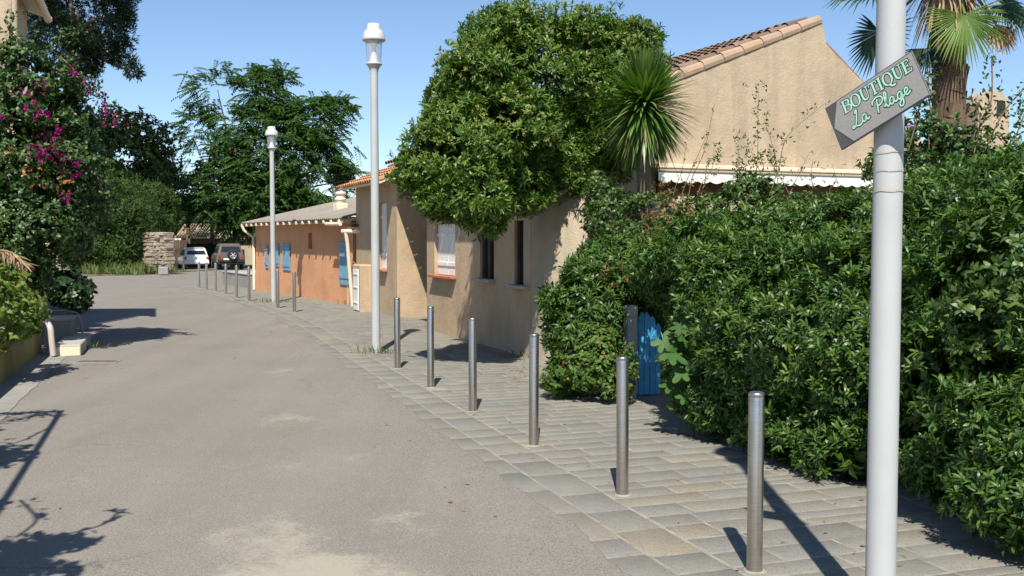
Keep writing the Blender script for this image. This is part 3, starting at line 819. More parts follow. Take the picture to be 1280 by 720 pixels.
def wall_panel(mb, Wf, s0, s1, z0, z1, ops, th, mi=0):
    """front face with openings, reveals, back face; Wf(s, t, z) with t into the wall"""
    ss = sorted(set([s0, s1] + [o[0] for o in ops] + [o[1] for o in ops])); zs = sorted(set([z0, z1] + [o[2] for o in ops] + [o[3] for o in ops]))
    for i in range(len(ss) - 1):
        for j in range(len(zs) - 1):
            cs, cz = (ss[i] + ss[i + 1]) / 2, (zs[j] + zs[j + 1]) / 2
            if any(o[0] < cs < o[1] and o[2] < cz < o[3] for o in ops): continue
            mb.quad([Wf(ss[i], 0, zs[j]), Wf(ss[i], 0, zs[j + 1]), Wf(ss[i + 1], 0, zs[j + 1]), Wf(ss[i + 1], 0, zs[j])], mi)
            mb.quad([Wf(ss[i], th, zs[j]), Wf(ss[i + 1], th, zs[j]), Wf(ss[i + 1], th, zs[j + 1]), Wf(ss[i], th, zs[j + 1])], mi)
    for (a, b, c, d) in ops:
        mb.quad([Wf(a, 0, c), Wf(a, th, c), Wf(a, th, d), Wf(a, 0, d)], mi); mb.quad([Wf(b, 0, c), Wf(b, 0, d), Wf(b, th, d), Wf(b, th, c)], mi)
        mb.quad([Wf(a, 0, c), Wf(b, 0, c), Wf(b, th, c), Wf(a, th, c)], mi); mb.quad([Wf(a, 0, d), Wf(a, th, d), Wf(b, th, d), Wf(b, 0, d)], mi)
    mb.quad([Wf(s0, 0, z0), Wf(s0, 0, z1), Wf(s0, th, z1), Wf(s0, th, z0)], mi); mb.quad([Wf(s1, 0, z0), Wf(s1, th, z0), Wf(s1, th, z1), Wf(s1, 0, z1)], mi)
    mb.quad([Wf(s0, 0, z1), Wf(s1, 0, z1), Wf(s1, th, z1), Wf(s0, th, z1)], mi)

def s_at(u, O, D):
    q = (u - 640) / F
    return (q * O[1] - O[0]) / (D[0] - q * D[1])
def sA(u): return s_at(u, C2, A3) if True else 0
def zA(v, u): 
    s = sA(u); p = C2 + A3 * s
    return P(u, v, p[1])[2]

def barrel_tiles(mb, O, S, U, ns, nu, pw, pl, r, mi=0):
    """half-round tiles: O corner, S unit along the eave, U unit up the slope"""
    Nn = nrm(np.cross(S, U)); 
    if Nn[2] < 0: Nn = -Nn
    for i in range(ns):
        for j in range(nu):
            c0 = O + S * (pw * (i + .5)) + U * (pl * j - .05) + Nn * (.012 + .004 * random.random()); c1 = c0 + U * (pl + .07) - Nn * .012
            c0 = c0 + Nn * .018 + S * random.gauss(0, .006)
            vs = []
            for c, rr in ((c0, r), (c1, r * .86)):
                for k in range(6):
                    t = PI * k / 5
                    vs.append(c + S * math.cos(t) * rr + Nn * math.sin(t) * rr * .75)
            mb.add(vs, [(k, k + 1, k + 7, k + 6) for k in range(5)] , mi, False)

def beige_house():
    root = empty('beige_house', 'long beige rendered house with a tall gable and clay tile roof behind the shrubs', 'house', hw(0, 0, 0))
    TH = .3
    # facade A with three openings
    w1 = (sA(569), sA(543), 1.10, 2.06); w2 = (sA(617.5), sA(600), 1.12, 2.06); w3 = (sA(661), sA(643), 1.08, 2.06)
    mb = MB()
    zE = 3.28
    ops = [w3, w2, w1]
    wall_panel(mb, hw, 0, LA, -.1, zE, ops, TH)
    # gable end with the slope profile
    gp = [(0.0, -.1), (0, zE - .02), (5.18, 5.36), (5.28, 5.36), (5.36, 5.02), (5.55, 4.86), (7.9, 3.2), (7.9, -.1)]
    mb2 = MB(); mb2.prism([hw(-.004, t + .002, z) for t, z in gp], A3 * .27)
    mb2.build('gable_wall', M['beige'], root)
    mb.build('facade_wall', M['beige2'], root)
    # porch: inner wall of the recess, and the far wing
    FS0 = LA + 3.05; FS1 = LA + 3.05 + 3.75; FT = .28
    mb = MB(); mb.box(hw(LA + 1.5, 2.6, 1.5), (3.1, .2, 3.2), A3); mb.build('recess_wall', M['beige2'], root)
    mb = MB(); mb.box(hw(LA - .1, 1.6, 1.5), (.2, 2.0, 3.2), A3); mb.build('recess_wall', M['beige2'], root)
    def fw(s, t, z): return hw(FS0 + s, FT + t, z)
    Of = fw(0, 0, 0)
    sw0, sw1 = s_at(483.5, Of, A3), s_at(473.5, Of, A3)
    mb = MB()
    wall_panel(mb, fw, 0, FS1 - FS0, -.1, 3.14, [(sw0, sw1, 1.06, 2.62)], .3)
    mb.box(fw(.11, 1.65, 1.52), (.22, 2.7, 3.24), A3); mb.box(fw(FS1 - FS0 - .11, 1.65, 1.52), (.22, 2.7, 3.24), A3)
    mb.build('wing_wall', M['beige2'], root)
    # shutters
    def shutter(Wf, op, mat, n=2, inset=.09):
        s0, s1, z0, z1 = op
        mb = MB(); pw = (s1 - s0) / n
        for k in range(n):
            a = s0 + pw * k + .008; b = s0 + pw * (k + 1) - .008
            np_ = 4; q = (b - a) / np_
            for j in range(np_):
                c = Wf(a + q * (j + .5), inset, (z0 + z1) / 2); mb.box(c, (q - .006, .03, z1 - z0 - .02), A3, ch=.003)
            for zz in (z0 + .22 * (z1 - z0), z0 + .78 * (z1 - z0)):
                mb.box(Wf((a + b) / 2, inset - .022, zz), (b - a, .02, .07), A3, ch=.003)
        return mb.build('shutter', mat, root)
    shutter(hw, w1, M['white']); shutter(fw, (sw0, sw1, 1.06, 2.62), M['white'])
    for op in (w2, w3):
        mb = MB(); mb.box(hw((op[0] + op[1]) / 2, .09, (op[2] + op[3]) / 2), (op[1] - op[0] - .006, .02, op[3] - op[2] - .006), A3)
        fr = mb.build('window_pane', M['dark_glass'], root)
        mb = MB()
        for s in (op[0] + .025, (op[0] + op[1]) / 2, op[1] - .025): mb.box(hw(s, .058, (op[2] + op[3]) / 2), (.04, .04, op[3] - op[2] - .01), A3)
        mb.build('window_frame', M['dark_wood'], root)
    for op, mt in ((w1, 'red'), (w2, 'concrete_light'), (w3, 'concrete_light')):
        mb = MB(); mb.box(hw((op[0] + op[1]) / 2, -.02, op[2] - .02), (op[1] - op[0] + .14, .2, .045), A3, ch=.006); mb.build('window_sill', M[mt], root)
    mb = MB(); mb.box(fw((sw0 + sw1) / 2, -.02, 1.035), (sw1 - sw0 + .14, .2, .045), A3, ch=.006); mb.build('window_sill', M['red'], root)
    # roofs
    up = nrm(N3 * 5.18 + np.array([0, 0, 2.08])); pitch = 2.08 / 5.18
    def roof(s0, s1, t0, zed, t1, name, mat):
        O = hw(s0, t0, zed); L = (t1 - t0) / up.dot(N3)
        mb = MB(); nn_ = nrm(np.cross(A3, up)); nn_ = nn_ if nn_[2] > 0 else -nn_
        mb.prism([hw(s0, t0, zed) , hw(s1, t0, zed), hw(s1, t1, zed + (t1 - t0) * pitch), hw(s0, t1, zed + (t1 - t0) * pitch)], nn_ * .05)
        deck = mb.build(name, M['cream'], root)
        mb = MB(); barrel_tiles(mb, O + nn_ * .052 - up * .05, A3, up, int((s1 - s0) / .21), int(L / .36), .21, .37, .1)
        mb.build('tiles', mat, deck)
        return deck
    r1 = roof(.06, LA + .12, -.38, 3.16, 5.25, 'roof', M['tile_old'])
    r3 = roof(LA + .13, LA + 3.0, .10, 3.16 + .48 * pitch, 5.25, 'porch_roof', M['tile_old'])
    r2 = roof(FS0 - .05, FS1 + .18, FT - .40, 2.99, 3.9, 'wing_roof', M['tile_bright'])
    mb = MB()   # back slopes
    zr = 3.16 + 5.63 * pitch
    mb.prism([hw(.28, 5.27, zr - .05), hw(LA + 3, 5.27, zr - .05), hw(LA + 3, 8.2, 3.15), hw(.28, 8.2, 3.15)], np.array([0, 0, -.1])); mb.build('back_roof', M['tile'], root)
    mb = MB(); mb.box(hw(LA + 1.5, 6.5, 1.5), (.3, 3.4, 3.1), A3); mb.box(hw(LA + 3.1, 3.9, 1.9), (.2, 5.5, 3.0), A3); mb.box(hw(4, 7.9, 1.55), (7.5, .3, 3.2), A3); mb.build('rear_wall', M['beige'], root)
    # verge tiles along the gable slope
    mb = MB(); n = 14; vert = np.array([0, 0, 1.0])
    Ls = math.hypot(5.2, 2.08) / n
    for k in range(n):
        q0 = hw(.06, 0, zE) + up * (Ls * k); q1 = q0 + up * (Ls + .06)
        vs = []
        nn_ = nrm(np.cross(A3, up)); nn_ = nn_ if nn_[2] > 0 else -nn_
        for c, rr in ((q0 + nn_ * .02, .105), (q1 + nn_ * .01, .092)):
            for j in range(8):
                t = -.5 + (PI + 1.0) * j / 7
                vs.append(c + A3 * math.cos(t) * rr + nn_ * math.sin(t) * rr)
        mb.add(vs, [(j, j + 1, j + 9, j + 8) for j in range(7)])
    mb.build('verge_tiles', M['verge'], root)
    return root
house = beige_house()

# awning on the gable
def awning():
    t0, t1 = s_at(812, C2, N3), s_at(1078, C2, N3)
    zt = P(940, 209, hw(0, (t0 + t1) / 2, 0)[1])[2]
    root = empty('awning', 'white awning box with a scalloped valance on the beige gable wall', 'awning', hw(-.05, (t0 + t1) / 2, zt - .3))
    mb = MB(); mb.span(hw(-.12, t0, zt - .045), hw(-.12, t1, zt - .045), .22, .07, ch=.012); mb.build('awning_case', M['cream'], root)
    mb = MB(); mb.span(hw(-.23, t0, zt - .115), hw(-.23, t1, zt - .115), .07, .035, ch=.006); mb.build('front_bar', M['greybeige'], root)
    pts = []; zb = zt - .27
    n = int((t1 - t0) / .23)
    for k in range(n * 6 + 1):
        t = t0 + (t1 - t0) * k / (n * 6); pts.append(hw(-.245, t, zb - .035 * abs(math.sin(PI * k / 6))))
    mb = MB()
    top = [hw(-.245, t0 + (t1 - t0) * k / (n * 6), zt - .133) for k in range(n * 6 + 1)]
    mb.add(pts + top, [(k, k + 1, n * 6 + 1 + k + 1, n * 6 + 1 + k) for k in range(n * 6)])
    b2 = [p + A3 * .008 for p in pts]; t2 = [p + A3 * .008 for p in top]
    mb.add(b2 + t2, [(k, n * 6 + 1 + k, n * 6 + 1 + k + 1, k + 1) for k in range(n * 6)])
    mb.build('valance', M['white'], root)
    mb = MB(); mb.box(hw(-.03, (t0 + t1) / 2, zt - .62), (.05, t1 - t0 - .2, .9), A3); mb.build('brown_band', M['brown'], root)  # plain brown band on the wall below the valance
awning()

# round wall end at the corner of the house
def round_wall():
    R = 1.25; c = hw(-.02, R, 0); A = []
    root = empty('garden_wall', 'curved grey beige rendered garden wall at the house corner under the tree', 'wall', c)
    mb = MB(); n = 26; th = .22
    pts = [c + R * (-N3 * math.cos(q) - A3 * math.sin(q)) for q in np.linspace(0, PI * .55, n)]
    d_end = nrm(pts[-1] - pts[-2]); pts += [pts[-1] + d_end * k for k in (.5, 1.0, 1.5)]
    ins = []
    for i, p in enumerate(pts):
        d = nrm(pts[min(i + 1, len(pts) - 1)] - pts[max(i - 1, 0)]); ins.append(p + th * np.array([-d[1], d[0], 0]) * (1 if np.dot(np.array([-d[1], d[0], 0]), c - p) > 0 else -1))
    zt = 2.40; m = len(pts)
    def Z(p, z): return np.array([p[0], p[1], z])
    tops = [zt + .012 * math.sin(i * 1.9) for i in range(m)]
    vs = [Z(p, -.1) for p in pts] + [Z(p, t - .02) for p, t in zip(pts, tops)] + [Z(p * .93 + q * .07, t) for p, q, t in zip(pts, ins, tops)] + [Z(p * .1 + q * .9, t) for p, q, t in zip(pts, ins, tops)] + [Z(p, -.1) for p in ins]
    fs = []
    for r in range(4):
        for i in range(m - 1): fs.append((r * m + i, r * m + i + 1, r * m + m + i + 1, r * m + m + i))
    mb.add(vs, fs, 0, True)
    mb.build('wall_face', M['greybeige'], root)
round_wall()

# low pier, meter door and lean-to between the houses
def pier():
    p0 = G(466, 391); p1 = G(446, 386)
    root = empty('meter_pier', 'low sand coloured wall pier with a white meter door between the two houses', 'wall', p0)
    p0 = G(450, 391); zt = P(450, 331, p0[1])[2]
    root.location = [float(x) for x in p0]; ORIG[root.name] = p0
    c = p0 + A3 * .36 + N3 * .17
    mb = MB(); mb.box(c + [0, 0, zt / 2 - .03], (.72, .34, zt + .06), A3, ch=.03); mb.build('pier_wall', M['beige2'], root)
    mb = MB(); f = p0 + A3 * .34 - N3 * .008
    mb.box(f + [0, 0, zt * .47], (.46, .03, zt * .86), A3, ch=.006)
    for k in (.2, .52, .8): mb.box(f - N3 * .02 + [0, 0, zt * k], (.40, .02, .03), A3)
    mb.build('meter_door', M['white'], root)
pier()

# ================================================================== ORANGE HOUSE
def orange_house():
    O1 = G(441, 382.5); O2 = G(320, 363.5)
    D = nrm((O2 - O1)[:2]); D3 = np.array([D[0], D[1], 0]); L = np.linalg.norm((O2 - O1)[:2]); In = np.array([D[1], -D[0], 0])
    z0 = -.25
    O1 = np.array([O1[0], O1[1], 0])
    def W(s, t, z): return O1 + D3 * s + In * t + np.array([0, 0, z])
    root = empty('orange_house', 'low orange rendered house with blue shutters and a weathered grey sheet roof', 'house', W(0, 0, 0))
    def su(u): return s_at(u, O1, D3)
    def zu(u, v): return P(u, v, W(su(u), 0, 0)[1])[2]
    w1 = (su(437.5), su(425.5), zu(431, 356), zu(431, 302))
    w2 = (su(363.5), su(354.5), zu(359, 338), zu(359, 304)); w3 = (su(349.5), su(344.5), zu(347, 333), zu(347, 305))
    w4 = (su(336), su(332.5), zu(334, 335), zu(334, 306))
    ni = (su(390.5), su(385.5), zu(388, 311), zu(388, 291))
    ze = 2.34
    mb = MB(); wall_panel(mb, W, -.05, L, z0, ze, [w1, w2, w3, w4, ni], .3)
    for s in (-.05 + .1, L - .1): mb.box(W(s, 2.4, (ze + z0) / 2), (.2, 4.18, ze - z0), D3)
    mb.box(W(L / 2, 4.4, (3.2 + z0) / 2), (L, .2, 3.2 - z0), D3)
    mb.build('wall', M['orange'], root)
    def sh(op, mat, off=-.02):
        s0, s1, za, zb = op; mb = MB(); n = 4; q = (s1 - s0) / n
        for j in range(n): mb.box(W(s0 + q * (j + .5), off, (za + zb) / 2), (q - .012, .03, zb - za), D3, ch=.004)
        for zz in (za + .18 * (zb - za), za + .82 * (zb - za)): mb.box(W((s0 + s1) / 2, off - .024, zz), (s1 - s0, .018, .07), D3)
        s = mb.build('shutter', mat, root)
        for zz in (za + .18 * (zb - za), za + .82 * (zb - za)):
            mb = MB(); mb.box(W(s1 + .02, off - .01, zz), (.06, .03, .03), D3); mb.build('hinge', M['black'], s)
    sh(w1, M['bluegrey']); sh(w2, M['bluegrey']); sh(w3, M['bluegrey']); sh(w4, M['bluegrey'])
    mb = MB(); mb.box(W((ni[0] + ni[1]) / 2, .14, (ni[2] + ni[3]) / 2), (ni[1] - ni[0] - .006, .02, ni[3] - ni[2] - .006), D3); mb.build('vent_grille', M['red'], root)
    # roof: thin corrugated sheets on a slight slope
    ov = .42; e0, e1 = -.25, L + .3; T1 = 4.55; zr0 = 2.31; zr1 = 3.46
    n = 220; V = []; 
    for i in range(n + 1):
        s = e0 + (e1 - e0) * i / n; w = .022 * math.sin(2 * PI * (s - e0) / .17)
        for (t, z) in ((-ov, zr0), (1.2, zr0 + (zr1 - zr0) * (1.2 + ov) / (T1 + ov) + .01), (T1, zr1)):
            V.append(W(s, t, z + w))
    V = np.array(V); V2 = V - np.array([0, 0, .02]); k = np.arange(n)[:, None] * 3
    f = np.vstack([np.hstack([k, k + 3, k + 4, k + 1]), np.hstack([k + 1, k + 4, k + 5, k + 2])])
    edge = np.hstack([k, k + len(V), k + 3 + len(V), k + 3])
    roof = np_mesh('roof', np.vstack([V, V2]), [np.vstack([f, f[:, ::-1] + len(V), edge])], M['fibro'], parent=root)
    mb = MB(); mb.span(W(e0, -ov + .1, zr0 - .05), W(e1, -ov + .1, zr0 - .05), .03, .07)
    mb.build('fascia', M['fibro'], root)
    m = 17
    for i in range(m):
        s = e0 + .1 + (e1 - e0 - .2) * i / (m - 1); mb = MB()
        mb.span(W(s, -ov - .015, zr0 - .095), W(s, .02, zr0 - .03), .09, .10, ch=.02); mb.build('rafter_end', M['cream'], roof)
    # gutter at the right half and downpipes
    mb = MB(); mb.tube([W(e0 + 1.0, -ov - .03, zr0 - .15), W(e0 - .1, -ov - .03, zr0 - .16)], .05, 10); mb.build('gutter', M['cream'], root)
    mb = MB(); mb.tube([W(L + .1, -ov, zr0 - .12), W(L + .1, -ov + .05, zr0 - .25), W(L - .02, -.07, zr0 - .5), W(L - .02, -.07, -.0)], .05, 10); mb.build('downpipe', M['cream'], root)
    # chimney
    c = P(425.5, 268, W(su(425), 0, 0)[1] + 3.0); tc = (c[0] - O1[0]) * In[0] + (c[1] - O1[1]) * In[1]; zc = zr0 + (zr1 - zr0) * (tc + ov) / (T1 + ov) - .04
    cb = np.array([c[0], c[1], zc]); mb = MB()
    mb.box(cb + [0, 0, .08], (.34, .34, .28), D3, ch=.02)
    mb.lathe([(.15, .2), (.15, .3), (.17, .31), (.17, .38), (.135, .39), (.135, .47), (.175, .48), (.175, .56), (.13, .57), (.13, .63), (0, .63)], cb, 16)
    ch = mb.build('chimney', M['cream'], root)
    mb = MB(); mb.box(cb + [0, 0, .69], (.5, .36, .03), (.9, .3, 0)); mb.span(cb + [.1, 0, .6], cb + [.1, 0, .69], .03, .03); mb.box(cb+[-.1,0,.65],(.03,.03,.09)); mb.build('chimney_cover', M['dark_wood'], ch)
    # lean-to with tiles beside the wing
    q0 = W(-.15, .0, 0)
    mb = MB(); pz = P(455, 284, q0[1] - .2)[2]
    b = P(440, 287, q0[1] - .6)
    O = P(434, 286, 25.6); Sx = nrm(np.array([1, -.25, 0])); Ux = nrm(np.array([.25, 1.0, .28]))
    mb.prism([O, O + Sx * .5, O + Sx * .5 + Ux * 1.0, O + Ux * 1.0], [0, 0, .04]); lt = mb.build('lean_to_roof', M['cream'], root)
    mb = MB(); barrel_tiles(mb, O + [0, 0, .05] - Ux * .04, Sx, Ux, 3, 3, .17, .34, .085); mb.build('tiles', M['tile_bright'], lt)
    mb = MB(); g0 = O + [0, 0, -.05] - Ux * .06
    mb.tube([g0 - Sx * .12, g0 + Sx * .52], .055, 10); mb.build('gutter', M['cream'], lt)
    mb = MB(); mb.tube([g0 - Sx * .02, g0 + np.array([0.02, .05, -.3]), np.array([*(P(437, 330, 25.7))[:2], .95]), np.array([*P(441, 382, 25.7)[:2], .03])], .05, 10); mb.build('downpipe', M['cream'], root)
    mb = MB(); mb.box(P(449, 330, 26.6) * np.array([1, 1, 0]) + np.array([0, 0, 1.0]), (.62, .2, 2.0), Sx); mb.build('link_wall', M['beige2'], root)
orange_house()

# ================================================================== NEIGHBOUR'S CHIMNEY HOUSE (right)
def neighbour():
    d = 20.0; c = P(1241, 190, d); c0 = np.array([c[0] + .2, d + .4, 0])
    root = empty('rear_house', 'house with a round topped beige chimney behind the palm and creepers', 'house', c0)
    mb = MB(); mb.box(c0 + [2.5, 2.0, 1.3], (7.0, 4.0, 2.7), (1, .2, 0), ch=.02); mb.build('wall', M['beige'], root)
    mb = MB(); ax = nrm(np.array([1, .2, 0])); zt = P(1241, 112, d)[2]; w = .37; zb = 2.6
    pts = [(-w, zb), (-w * .92, zt - .35)] + [(-w * .92 * math.cos(q), zt - .35 + .34 * math.sin(q)) for q in np.linspace(.25, PI - .25, 10)] + [(w * .92, zt - .35), (w, zb)]
    ay = np.array([-ax[1], ax[0], 0]); cc = np.array([c[0], d, 0])
    # a thin black arch on the solid front stands in for the flue's shade
    flue_arch = [(.06 - .0, zt - .52), (.06, zt - .30)] + [(.06 + .1 - .1 * math.cos(q), zt - .30 + .1 * math.sin(q)) for q in np.linspace(.2, PI - .2, 7)] + [(.26, zt - .30), (.26, zt - .52)]
    mb.prism([cc + ax * x + np.array([0, 0, z]) for x, z in pts], ay * .5); ch = mb.build('chimney', M['beige'], root)
    mb = MB(); mb.prism([cc + ax * x + np.array([0, 0, z]) - ay * .004 for x, z in flue_arch], ay * .002); mb.build('dark_flue_patch', M['black'], ch)
neighbour()

# ================================================================== LEFT HOUSE
def left_house():
    y0_, y1_ = 17.9, 20.3; xw = -8.85
    e = nrm(np.array([-.335, .942, 0])); nI = np.array([-e[1], e[0], 0])    # into the house: to the left
    O = np.array([xw, y0_, 0])
    def W(s, t, z): return O + e * s + nI * t + np.array([0, 0, z])
    root = empty('cream_house', 'cream house at the upper left, only its wall corner, eave and gutter show', 'house', O)
    L = 2.35
    mb = MB(); mb.prism([W(0, 0, -.1), W(0, 0, 6.28), W(0, 5.0, 8.0), W(0, 6, 8.0), W(0, 6, -.1)], e * L); mb.build('wall', M['beige'], root)
    mb = MB(); mb.prism([W(-.06, -.3, 6.21), W(L + .1, -.3, 6.21), W(L + .1, 5, 8.01), W(-.06, 5, 8.01)], np.array([0, 0, .09])); rf = mb.build('roof', M['cream'], root)
    mb = MB(); up = nrm(nI * 5.5 + np.array([0, 0, 1.87])); barrel_tiles(mb, W(-.06, -.3, 6.31), e, up, 12, 6, .21, .37, .1); mb.build('tiles', M['tile'], rf)
    mb = MB(); mb.tube([W(-.3, -.37, 6.22), W(L + .12, -.37, 6.19)], .07, 12); mb.lathe([(.0, 0), (.08, 0), (.08, .05), (0, .05)], W(L + .10, -.37, 6.19), 14, axis=e); mb.build('gutter', M['cream'], root)
    mb = MB(); mb.tube([W(-.04, -.06, 6.1), W(-.04, -.06, .1)], .05, 10); mb.build('downpipe', M['greybeige'], root)
    # lower wing further along the street
    mb = MB(); mb.box(W(-2.5, 3.8, 1.4), (5.2, 5.0, 2.9), e, ch=.01); mb.build('lower_wing', M['beige'], root)
left_house()

def left_items():
    # low rendered planter wall
    y = [3.0, 15.6]
    p = [np.array([Lx(q) - .12, q, 0]) for q in y]
    root = empty('planter_wall', 'low ochre rendered planter wall along the left side of the road', 'wall', p[1])
    mb = MB(); mb.span(p[0] + [0, 0, .26], p[1] + [0, 0, .26], .22, .6, ch=.02); mb.build('wall_body', M['mossy'], root)
    mb = MB(); mb.span(p[0] + [0, 0, .585], p[1] + [0, 0, .585], .27, .05, ch=.012); mb.build('coping', M['concrete'], root)
    e = nrm(np.array([-.325, 1, 0]))
    o = empty('concrete_step', 'low pale concrete step block beside the white pipe', 'step', G(83, 444))
    a = G(84, 445); mb = MB(); mb.box(a + e * .95 + np.array([0, 0, .075]), (1.9, .38, .19), e, ch=.015); mb.build('block', M['concrete_light'], o)
    mb = MB(); mb.box(a - e * .003 + np.array([0, 0, .07]), (.02, .36, .13), e); mb.build('front_face', M['cream'], o)
    a = np.array([-7.35, 16.6, 0]); o = empty('concrete_block', 'taller grey concrete block behind the white pipe', 'block', a)
    mb = MB(); mb.box(a + [-.3, .3, .2], (.9, .42, .46), e, ch=.015); mb.build('block', M['concrete'], o)
    mb = MB(); mb.box(a + np.array([-.3, .3, .44]), (.94, .46, .03), e, ch=.006); mb.build('slab', M['concrete_light'], o)
    # planter box
    a = G(68, 394); o = empty('planter_box', 'grey concrete planter box holding the dark shrub', 'planter', a)
    mb = MB(); zt = P(68, 371, a[1])[2]
    mb.box(a + np.array([-.1, .8, zt / 2]), (.65, 1.6, zt + .02), (1, .3, 0), ch=.02); mb.box(a + np.array([-.1, .8, zt + .03]), (.7, 1.66, .05), (1, .3, 0), ch=.01)
    mb.build('box', M['concrete'], o)
    a = G(44, 398); o = empty('gate_pillar', 'grey rendered pillar in the shade under the bougainvillea', 'pillar', a)
    mb = MB(); mb.box(a + np.array([0, .2, .5]), (.34, .34, 1.04), (1, .3, 0), ch=.02); mb.build('shaft', M['greybeige'], o)
    mb = MB(); mb.box(a + np.array([0, .2, 1.04]), (.42, .42, .06), (1, .3, 0), ch=.015); mb.build('cap', M['concrete'], o)
    # pipe
    d = 15.0
    pts = catmull([P(38, 410, d + .1), P(50, 402, d), P(57, 401, d - .02), P(62.5, 409, d - .05), P(64.5, 425, d - .05), P(66.5, 444, d - .03)], 6)
    mb = MB(); mb.tube(pts, .044, 12); tag(mb.build('drain_pipe', M['pipe'], org=G(66, 445)), 'bent white plastic drain pipe rising over the planter wall', 'pipe')
    # bent rail
    pts = catmull([G(54, 408) , P(56, 392, 17.6), P(75, 388.5, 17.7), P(95, 391, 17.6), P(101, 401, 17.4), P(104, 420, 17.2)], 6)
    mb = MB(); mb.tube(pts, .013, 8); tag(mb.build('hand_rail', M['steel_rail'], org=G(104, 420)), 'thin bent metal rail arching behind the concrete step', 'rail')
    # drain cover
    c = G(121, 452.5); o = empty('drain_cover', 'rusty rectangular drain cover let into the road', 'drain cover', c)
    mb = MB(); mb.box(c + [0, 0, .002], (.62, .26, .012), (1, .05, 0)); mb.build('frame', M['concrete'], o)
    mb = MB()
    for k in range(10): mb.box(c + [-.25 + k * .0555, .0, .010], (.04, .2, .008), (1, .05, 0))
    mb.build('grating', M['rust'], o)
left_items()

# ================================================================== SHRUBS ON THE RIGHT
def hedge_lobes(u0, u1, n, top, off, d_add=0.0):
    return None
pit_near = dict(spread=(30, 78), up=.5, jit=.45, near=True, curl=.18)
# main hedge between gate and pole
main = [LB(900, 410, 9.3, 62, 110, 1.0), LB(960, 430, 8.6, 85, 125, 1.0), LB(1050, 440, 8.0, 90, 140, 1.0), LB(885, 335, 9.9, 74, 66, 1.0), LB(960, 328, 9.4, 84, 64, 1.0), LB(1060, 322, 8.9, 90, 68, 1.0),
        LB(1120, 430, 7.7, 90, 150, .9), LB(900, 500, 8.9, 55, 45, .55), LB(985, 535, 8.0, 65, 48, .55), LB(1060, 560, 7.4, 60, 52, .5), LB(1130, 330, 8.5, 90, 90, 1.0), LB(860, 455, 9.6, 30, 66, .5), LB(836, 335, 10.3, 46, 44, .7)]
shrub('pittosporum_hedge', 'dense dark green pittosporum hedge behind the pole, right of the blue gate', 'hedge', np.array([2.9, 9.2, 0]), main,
      [('foliage', M['pitto'], 12500, 9, .070, .017, dict(shell=(.72, 1.04), freq=5.2, gap=-.15, inside=.72, bump=.17), pit_near),
       ('long_shoots', M['pitto_tree'], 520, 12, .08, .018, dict(shell=(1.03, 1.17), freq=5, gap=.1), dict(pit_near, up=.9)),
       ('yellowed_leaves', M['rustleaf'], 90, 4, .05, .018, dict(shell=(.95, 1.08), freq=3, gap=.2), dict(near=True)),
       ('inner_foliage', M['pitto'], 1800, 8, .11, .045, dict(shell=(.5, .78), freq=3, gap=-2, inside=.3), dict(near=False, up=.2))], .035)
right = [LB(1250, 400, 6.6, 110, 130, .9), LB(1200, 330, 7.4, 100, 90, .9), LB(1320, 300, 6.8, 110, 110, .9), LB(1190, 480, 6.6, 75, 90, .6), LB(1260, 530, 5.9, 105, 90, .6), LB(1250, 610, 5.7, 65, 48, .4), LB(1185, 585, 6.2, 50, 45, .35), LB(1380, 520, 5.6, 120, 150, .8), LB(1310, 640, 5.35, 60, 50, .35), LB(1290, 250, 7.6, 80, 55, .8), LB(1215, 255, 8.2, 60, 50, .7), LB(1150, 545, 6.8, 40, 55, .35)]
shrub('pittosporum_shrub', 'big glossy green shrub right of the pole, spilling over the paving', 'shrub', np.array([3.6, 6.6, 0]), right,
      [('foliage', M['pitto'], 10500, 9, .067, .0165, dict(shell=(.72, 1.05), freq=5.6, gap=-.15, inside=.72, bump=.18), pit_near),
       ('long_shoots', M['pitto_tree'], 380, 12, .08, .018, dict(shell=(1.03, 1.16), freq=5, gap=.1), dict(pit_near, up=.9)),
       ('climber_leaves', M['ivy'], 420, 6, .06, .032, dict(lobes=[LB(1250, 330, 6.2, 60, 60, .5), LB(1225, 400, 6.0, 40, 40, .3), LB(1290, 390, 5.9, 50, 60, .3)], shell=(.9, 1.2), freq=4, gap=-.1), dict(near=True, spread=(40, 90), obov=.3)),
       ('inner_foliage', M['pitto'], 1500, 8, .11, .045, dict(shell=(.5, .78), freq=3, gap=-2, inside=.3), dict(near=False, up=.2)),
       ('dry_leaves', M['ivy'], 130, 5, .05, .022, dict(lobes=right[:5], shell=(.98, 1.1), freq=3.0, gap=.3), dict(near=True))], .03)
# shrub left of the gate
gs = [LB(742, 385, 11.6, 52, 64, .7), LB(706, 405, 11.4, 26, 46, .5), LB(772, 335, 11.8, 46, 44, .7), LB(735, 345, 11.9, 28, 34, .5), LB(716, 460, 11.3, 30, 32, .45), LB(748, 415, 11.3, 24, 42, .4), LB(796, 345, 11.7, 34, 32, .6), LB(690, 375, 11.2, 16, 18, .3), LB(806, 405, 12.3, 40, 78, .5), LB(812, 372, 11.8, 30, 20, .4)]
shrub('laurel_shrub', 'rounded green shrub left of the blue gate in front of the curved wall', 'shrub', np.array([.95, 11.6, 0]), gs,
      [('foliage', M['pitto'], 3000, 9, .09, .019, dict(shell=(.78, 1.08), freq=5.0, gap=-.45, inside=.72, bump=.13), pit_near),
       ('inner_foliage', M['pitto'], 700, 8, .11, .045, dict(shell=(.45, .75), freq=3, gap=-2, inside=.3), dict(near=False))], .03)
lan = [LB(730, 460, 10.95, 36, 34, .35), LB(750, 455, 10.8, 19, 32, .3), LB(700, 475, 11.0, 22, 20, .25), LB(762, 480, 10.7, 12, 20, .2), LB(783, 464, 10.55, 12, 36, .18), LB(745, 425, 11.0, 28, 26, .3)]
